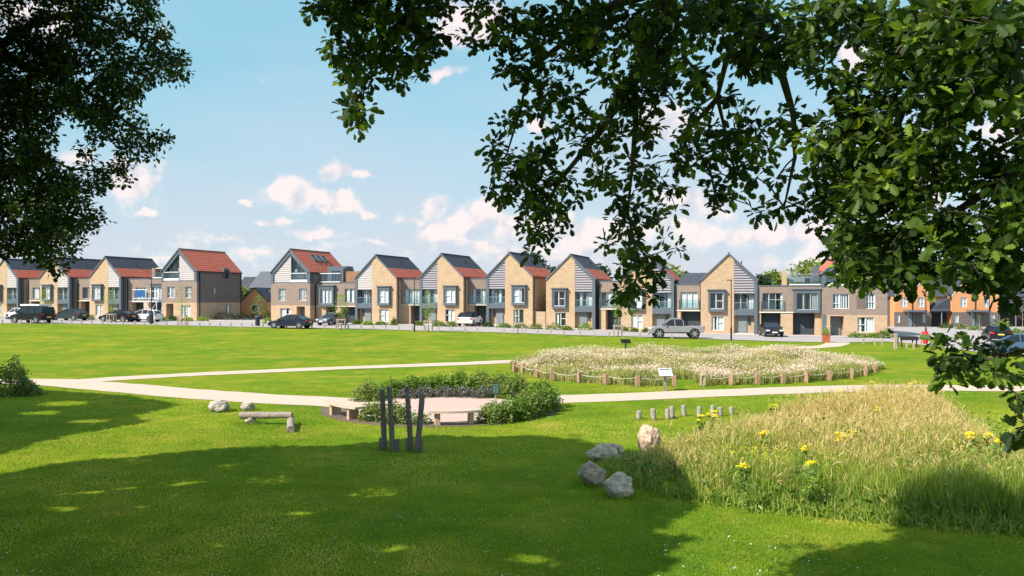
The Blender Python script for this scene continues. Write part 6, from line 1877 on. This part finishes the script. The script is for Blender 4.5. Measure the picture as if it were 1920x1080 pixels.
RB = [  # hanging spray left of centre
    (640, 20, 70, 30, 8, 1.0), (720, 20, 90, 40, 8, 1.4), (800, 20, 42, 45, 8, 1.0), (610, 15, 38, 20, 8, .7), (660, 80, 45, 40, 8, 1.1), (735, 80, 60, 40, 8, 1.3), (800, 90, 38, 36, 8, .8), (815, 60, 28, 20, 8, .8), (675, 140, 36, 30, 8, 1.0), (745, 135, 44, 24, 8, .8), (770, 125, 30, 22, 8, .7), (668, 185, 26, 30, 8, 1.0), (690, 225, 24, 18, 8, .9), (660, 230, 16, 12, 8, .7),
    # centre sprays
    (925, 20, 40, 30, 8.3, .8), (890, 60, 26, 20, 8.3, .7), (985, 60, 70, 45, 8.3, 1.0), (930, 85, 26, 14, 8.3, .7), (1060, 40, 80, 45, 8, 1.0), (990, 130, 46, 40, 8.4, .9), (1060, 140, 50, 60, 8.3, .7), (1130, 60, 80, 60, 7.6, 1.4), (1000, 185, 36, 24, 8.5, .8),
    (1190, 150, 70, 60, 7.4, 1.2), (985, 215, 40, 20, 8.5, .8), (950, 240, 26, 16, 8.5, .9), (945, 295, 28, 30, 8.6, 1.0), (1080, 230, 50, 50, 8.4, .7), (1040, 250, 30, 30, 8.4, .5), (1010, 310, 55, 34, 8.6, 1.1), (935, 350, 30, 12, 8.6, .9), (975, 360, 44, 32, 8.7, 1.1), (1040, 360, 44, 40, 8.7, 1.0),
    (1100, 330, 50, 24, 8.4, .9), (1000, 415, 40, 30, 8.7, 1.0), (1065, 405, 30, 20, 8.7, .8), (1010, 455, 26, 20, 8.7, .8), (1000, 482, 12, 12, 8.7, .7), (1040, 440, 16, 16, 8.7, .7), (1180, 240, 50, 50, 7.8, 1.0), (1130, 280, 40, 30, 8.2, .6), (1200, 310, 40, 36, 8.2, .6), (1150, 350, 40, 24, 8.4, .8),
    (1190, 400, 56, 24, 8.6, 1.0), (1150, 425, 26, 18, 8.6, .8), (1180, 450, 50, 26, 8.6, .9), (1250, 350, 36, 30, 8.3, .9), (1265, 395, 22, 14, 8.3, .7), (1200, 500, 46, 24, 8.6, 1.0), (1255, 455, 20, 20, 8.6, .7), (1150, 550, 30, 12, 8.6, .9), (1195, 545, 34, 24, 8.6, .9), (1180, 580, 22, 12, 8.6, .7), (1225, 520, 24, 16, 8.6, .8),
    # middle mass
    (1270, 40, 80, 50, 7, 1.6), (1250, 110, 60, 40, 7, 1.4), (1380, 50, 80, 60, 6.8, 1.6), (1330, 180, 40, 30, 7.6, .6), (1290, 140, 40, 40, 7.3, 1.0), (1420, 110, 60, 34, 7, 1.2), (1320, 240, 44, 40, 8, .8), (1380, 230, 50, 34, 7.8, .8), (1310, 300, 40, 28, 8, 1.0), (1380, 300, 55, 36, 7.8, 1.0), (1350, 350, 50, 26, 8, .9), (1345, 385, 28, 12, 8, .8), (1440, 260, 40, 40, 7.4, .6), (1490, 230, 40, 40, 7.2, .7), (1450, 330, 40, 20, 7.4, .8), (1430, 385, 36, 16, 7.4, .9), (1480, 390, 36, 24, 7.2, 1.0), (1500, 60, 60, 60, 6.5, 1.5), (1530, 130, 40, 30, 6.6, 1.0),
    # dark right mass
    (1590, 40, 60, 50, 6.2, 1.5), (1620, 180, 60, 50, 6.4, 1.0), (1680, 90, 60, 60, 5.8, 1.5), (1560, 270, 50, 50, 6.6, 1.1), (1640, 270, 70, 60, 6.3, 1.5), (1570, 360, 60, 50, 6.5, 1.4), (1660, 370, 80, 60, 6.2, 1.5), (1590, 430, 50, 30, 6.4, 1.2), (1640, 460, 60, 40, 6.3, 1.4), (1575, 480, 40, 26, 6.4, 1.2), (1610, 510, 40, 20, 6.4, .9), (1580, 525, 22, 12, 6.4, .8), (1700, 500, 60, 40, 6.2, 1.2), (1760, 440, 70, 50, 6, 1.3), (1745, 530, 36, 14, 6, .8), (1770, 180, 80, 80, 5.6, 1.6), (1780, 60, 80, 60, 5, 1.8), (1760, 300, 70, 60, 5.8, 1.5), (1850, 140, 70, 80, 5, 1.6), (1870, 40, 60, 50, 4.6, 1.6), (1850, 320, 50, 50, 5.8, .9), (1900, 300, 40, 60, 5.6, .8), (1870, 420, 60, 50, 5.6, 1.3), (1900, 210, 40, 40, 5.2, .8), (1850, 480, 60, 36, 5.6, 1.2), (1870, 530, 40, 22, 5.6, 1.0), (1885, 560, 28, 12, 5.6, .8), (1820, 500, 30, 14, 5.6, .7), (1950, 300, 40, 250, 5.4, .8),
    # low sprigs
    (1765, 664, 16, 16, 5.5, 3), (1790, 705, 28, 12, 5.5, 3), (1815, 675, 22, 14, 5.5, 3), (1870, 640, 22, 8, 5.5, 2.5), (1865, 705, 24, 12, 5.5, 3), (1905, 735, 8, 8, 5.4, 3), (1840, 655, 22, 6, 5.6, 2.2), (1835, 690, 24, 10, 5.6, 2.0), (1880, 665, 16, 12, 5.6, 2.2), (1890, 700, 20, 10, 5.6, 2.2), (1775, 645, 4, 4, 5.6, 3), (1940, 690, 20, 30, 5.6, 1.5), (1905, 810, 8, 6, 5.2, 4), (1930, 800, 14, 20, 5.2, 2)]
RB += [(1680, 525, 40, 20, 6.1, 1.1), (1850, 540, 30, 16, 5.6, 1.3), (1885, 562, 22, 12, 5.6, 1.3), (1820, 520, 40, 26, 5.6, 1.2), (1600, 525, 46, 20, 6.3, 1.0), (1920, 480, 30, 60, 5.5, 1.1)]
RB = [(a, b - 10 if a > 1520 and b < 600 else b, c, d * (.9 if a > 1520 else 1), e_, f_ * (1.35 if a > 1540 and b < 600 else .8 if a > 980 else .95)) for a, b, c, d, e_, f_ in RB]
twR = ell(RB, 92, .35)
oak('big oak over the camera whose leafy boughs hang across the top and right', [(6.5, -4.5, -.3, .75), (6.5, -4.5, .4, .6), (6.4, -4.4, 3, .5), (6.2, -4.2, 6, .42), (6, -4, 10, .25)],
    [L(('w', 6.3, -4.3, 4.5, .3), ('w', 5.5, 0, 6.5, .2), (1900, -60, 4.6, .1), (1700, 200, 6, .06), (1620, 400, 6.4, .02)), L(('w', 5.5, 0, 6.5, .16), (2050, 200, 5, .09), (1880, 330, 5.6, .05), (1700, 440, 6.2, .03), (1600, 490, 6.4, .012)),
     L(('w', 6.3, -4.3, 5, .28), ('w', 3.5, 0, 7.6, .18), (1500, -200, 5.8, .12), (1400, 20, 6.8, .06), (1350, 180, 7.6, .035), (1380, 330, 7.8, .012)),
     L((1500, -200, 5.8, .1), (1250, -20, 7, .07), (1190, 150, 7.5, .045), (1120, 240, 8.2, .03), (1050, 330, 8.6, .018), (1005, 440, 8.7, .008)), L((1190, 150, 7.5, .035), (1185, 300, 8.2, .024), (1180, 400, 8.6, .016), (1200, 500, 8.6, .010), (1180, 580, 8.6, .005)),
     L((1250, -20, 7, .05), (1080, 60, 8, .035), (990, 130, 8.4, .02), (950, 290, 8.6, .008)), L(('w', 3.5, 0, 7.6, .16), (1000, -250, 6.5, .1), (820, -60, 7.6, .05), (740, 60, 8, .03), (690, 150, 8, .015), (670, 230, 8, .006)),
     L((1350, 180, 7.6, .03), (1300, 240, 8, .02), (1320, 330, 8, .010), (1345, 390, 8, .005)), L((1400, 20, 6.8, .05), (1480, 200, 7.2, .03), (1470, 390, 7.3, .008)),
     L(('w', 6.3, -4.3, 3.6, .2), (2250, 560, 4.2, .08), (2000, 640, 5, .03), (1860, 660, 5.6, .016), (1775, 680, 5.6, .005)), L((2250, 560, 4.2, .05), (2150, 760, 4.8, .02), (1990, 808, 5.1, .012), (1912, 812, 5.2, .005)),
     L((2050, 200, 5, .05), (1960, 450, 5.5, .03), (1870, 530, 5.6, .01)), L((820, -60, 7.6, .03), (790, 40, 8, .018), (800, 100, 8, .006)),
     L(('w', 6.2, -4.2, 6.5, .3), ('w', 0, 1, 11, .2), ('w', -4, 6, 12, .08)), L(('w', 3.5, 0, 7.6, .16), ('w', 2, 6, 12, .08))],
    twR, hidR, .088, 15, .25, .105, 'oak_leaf_sunlit')
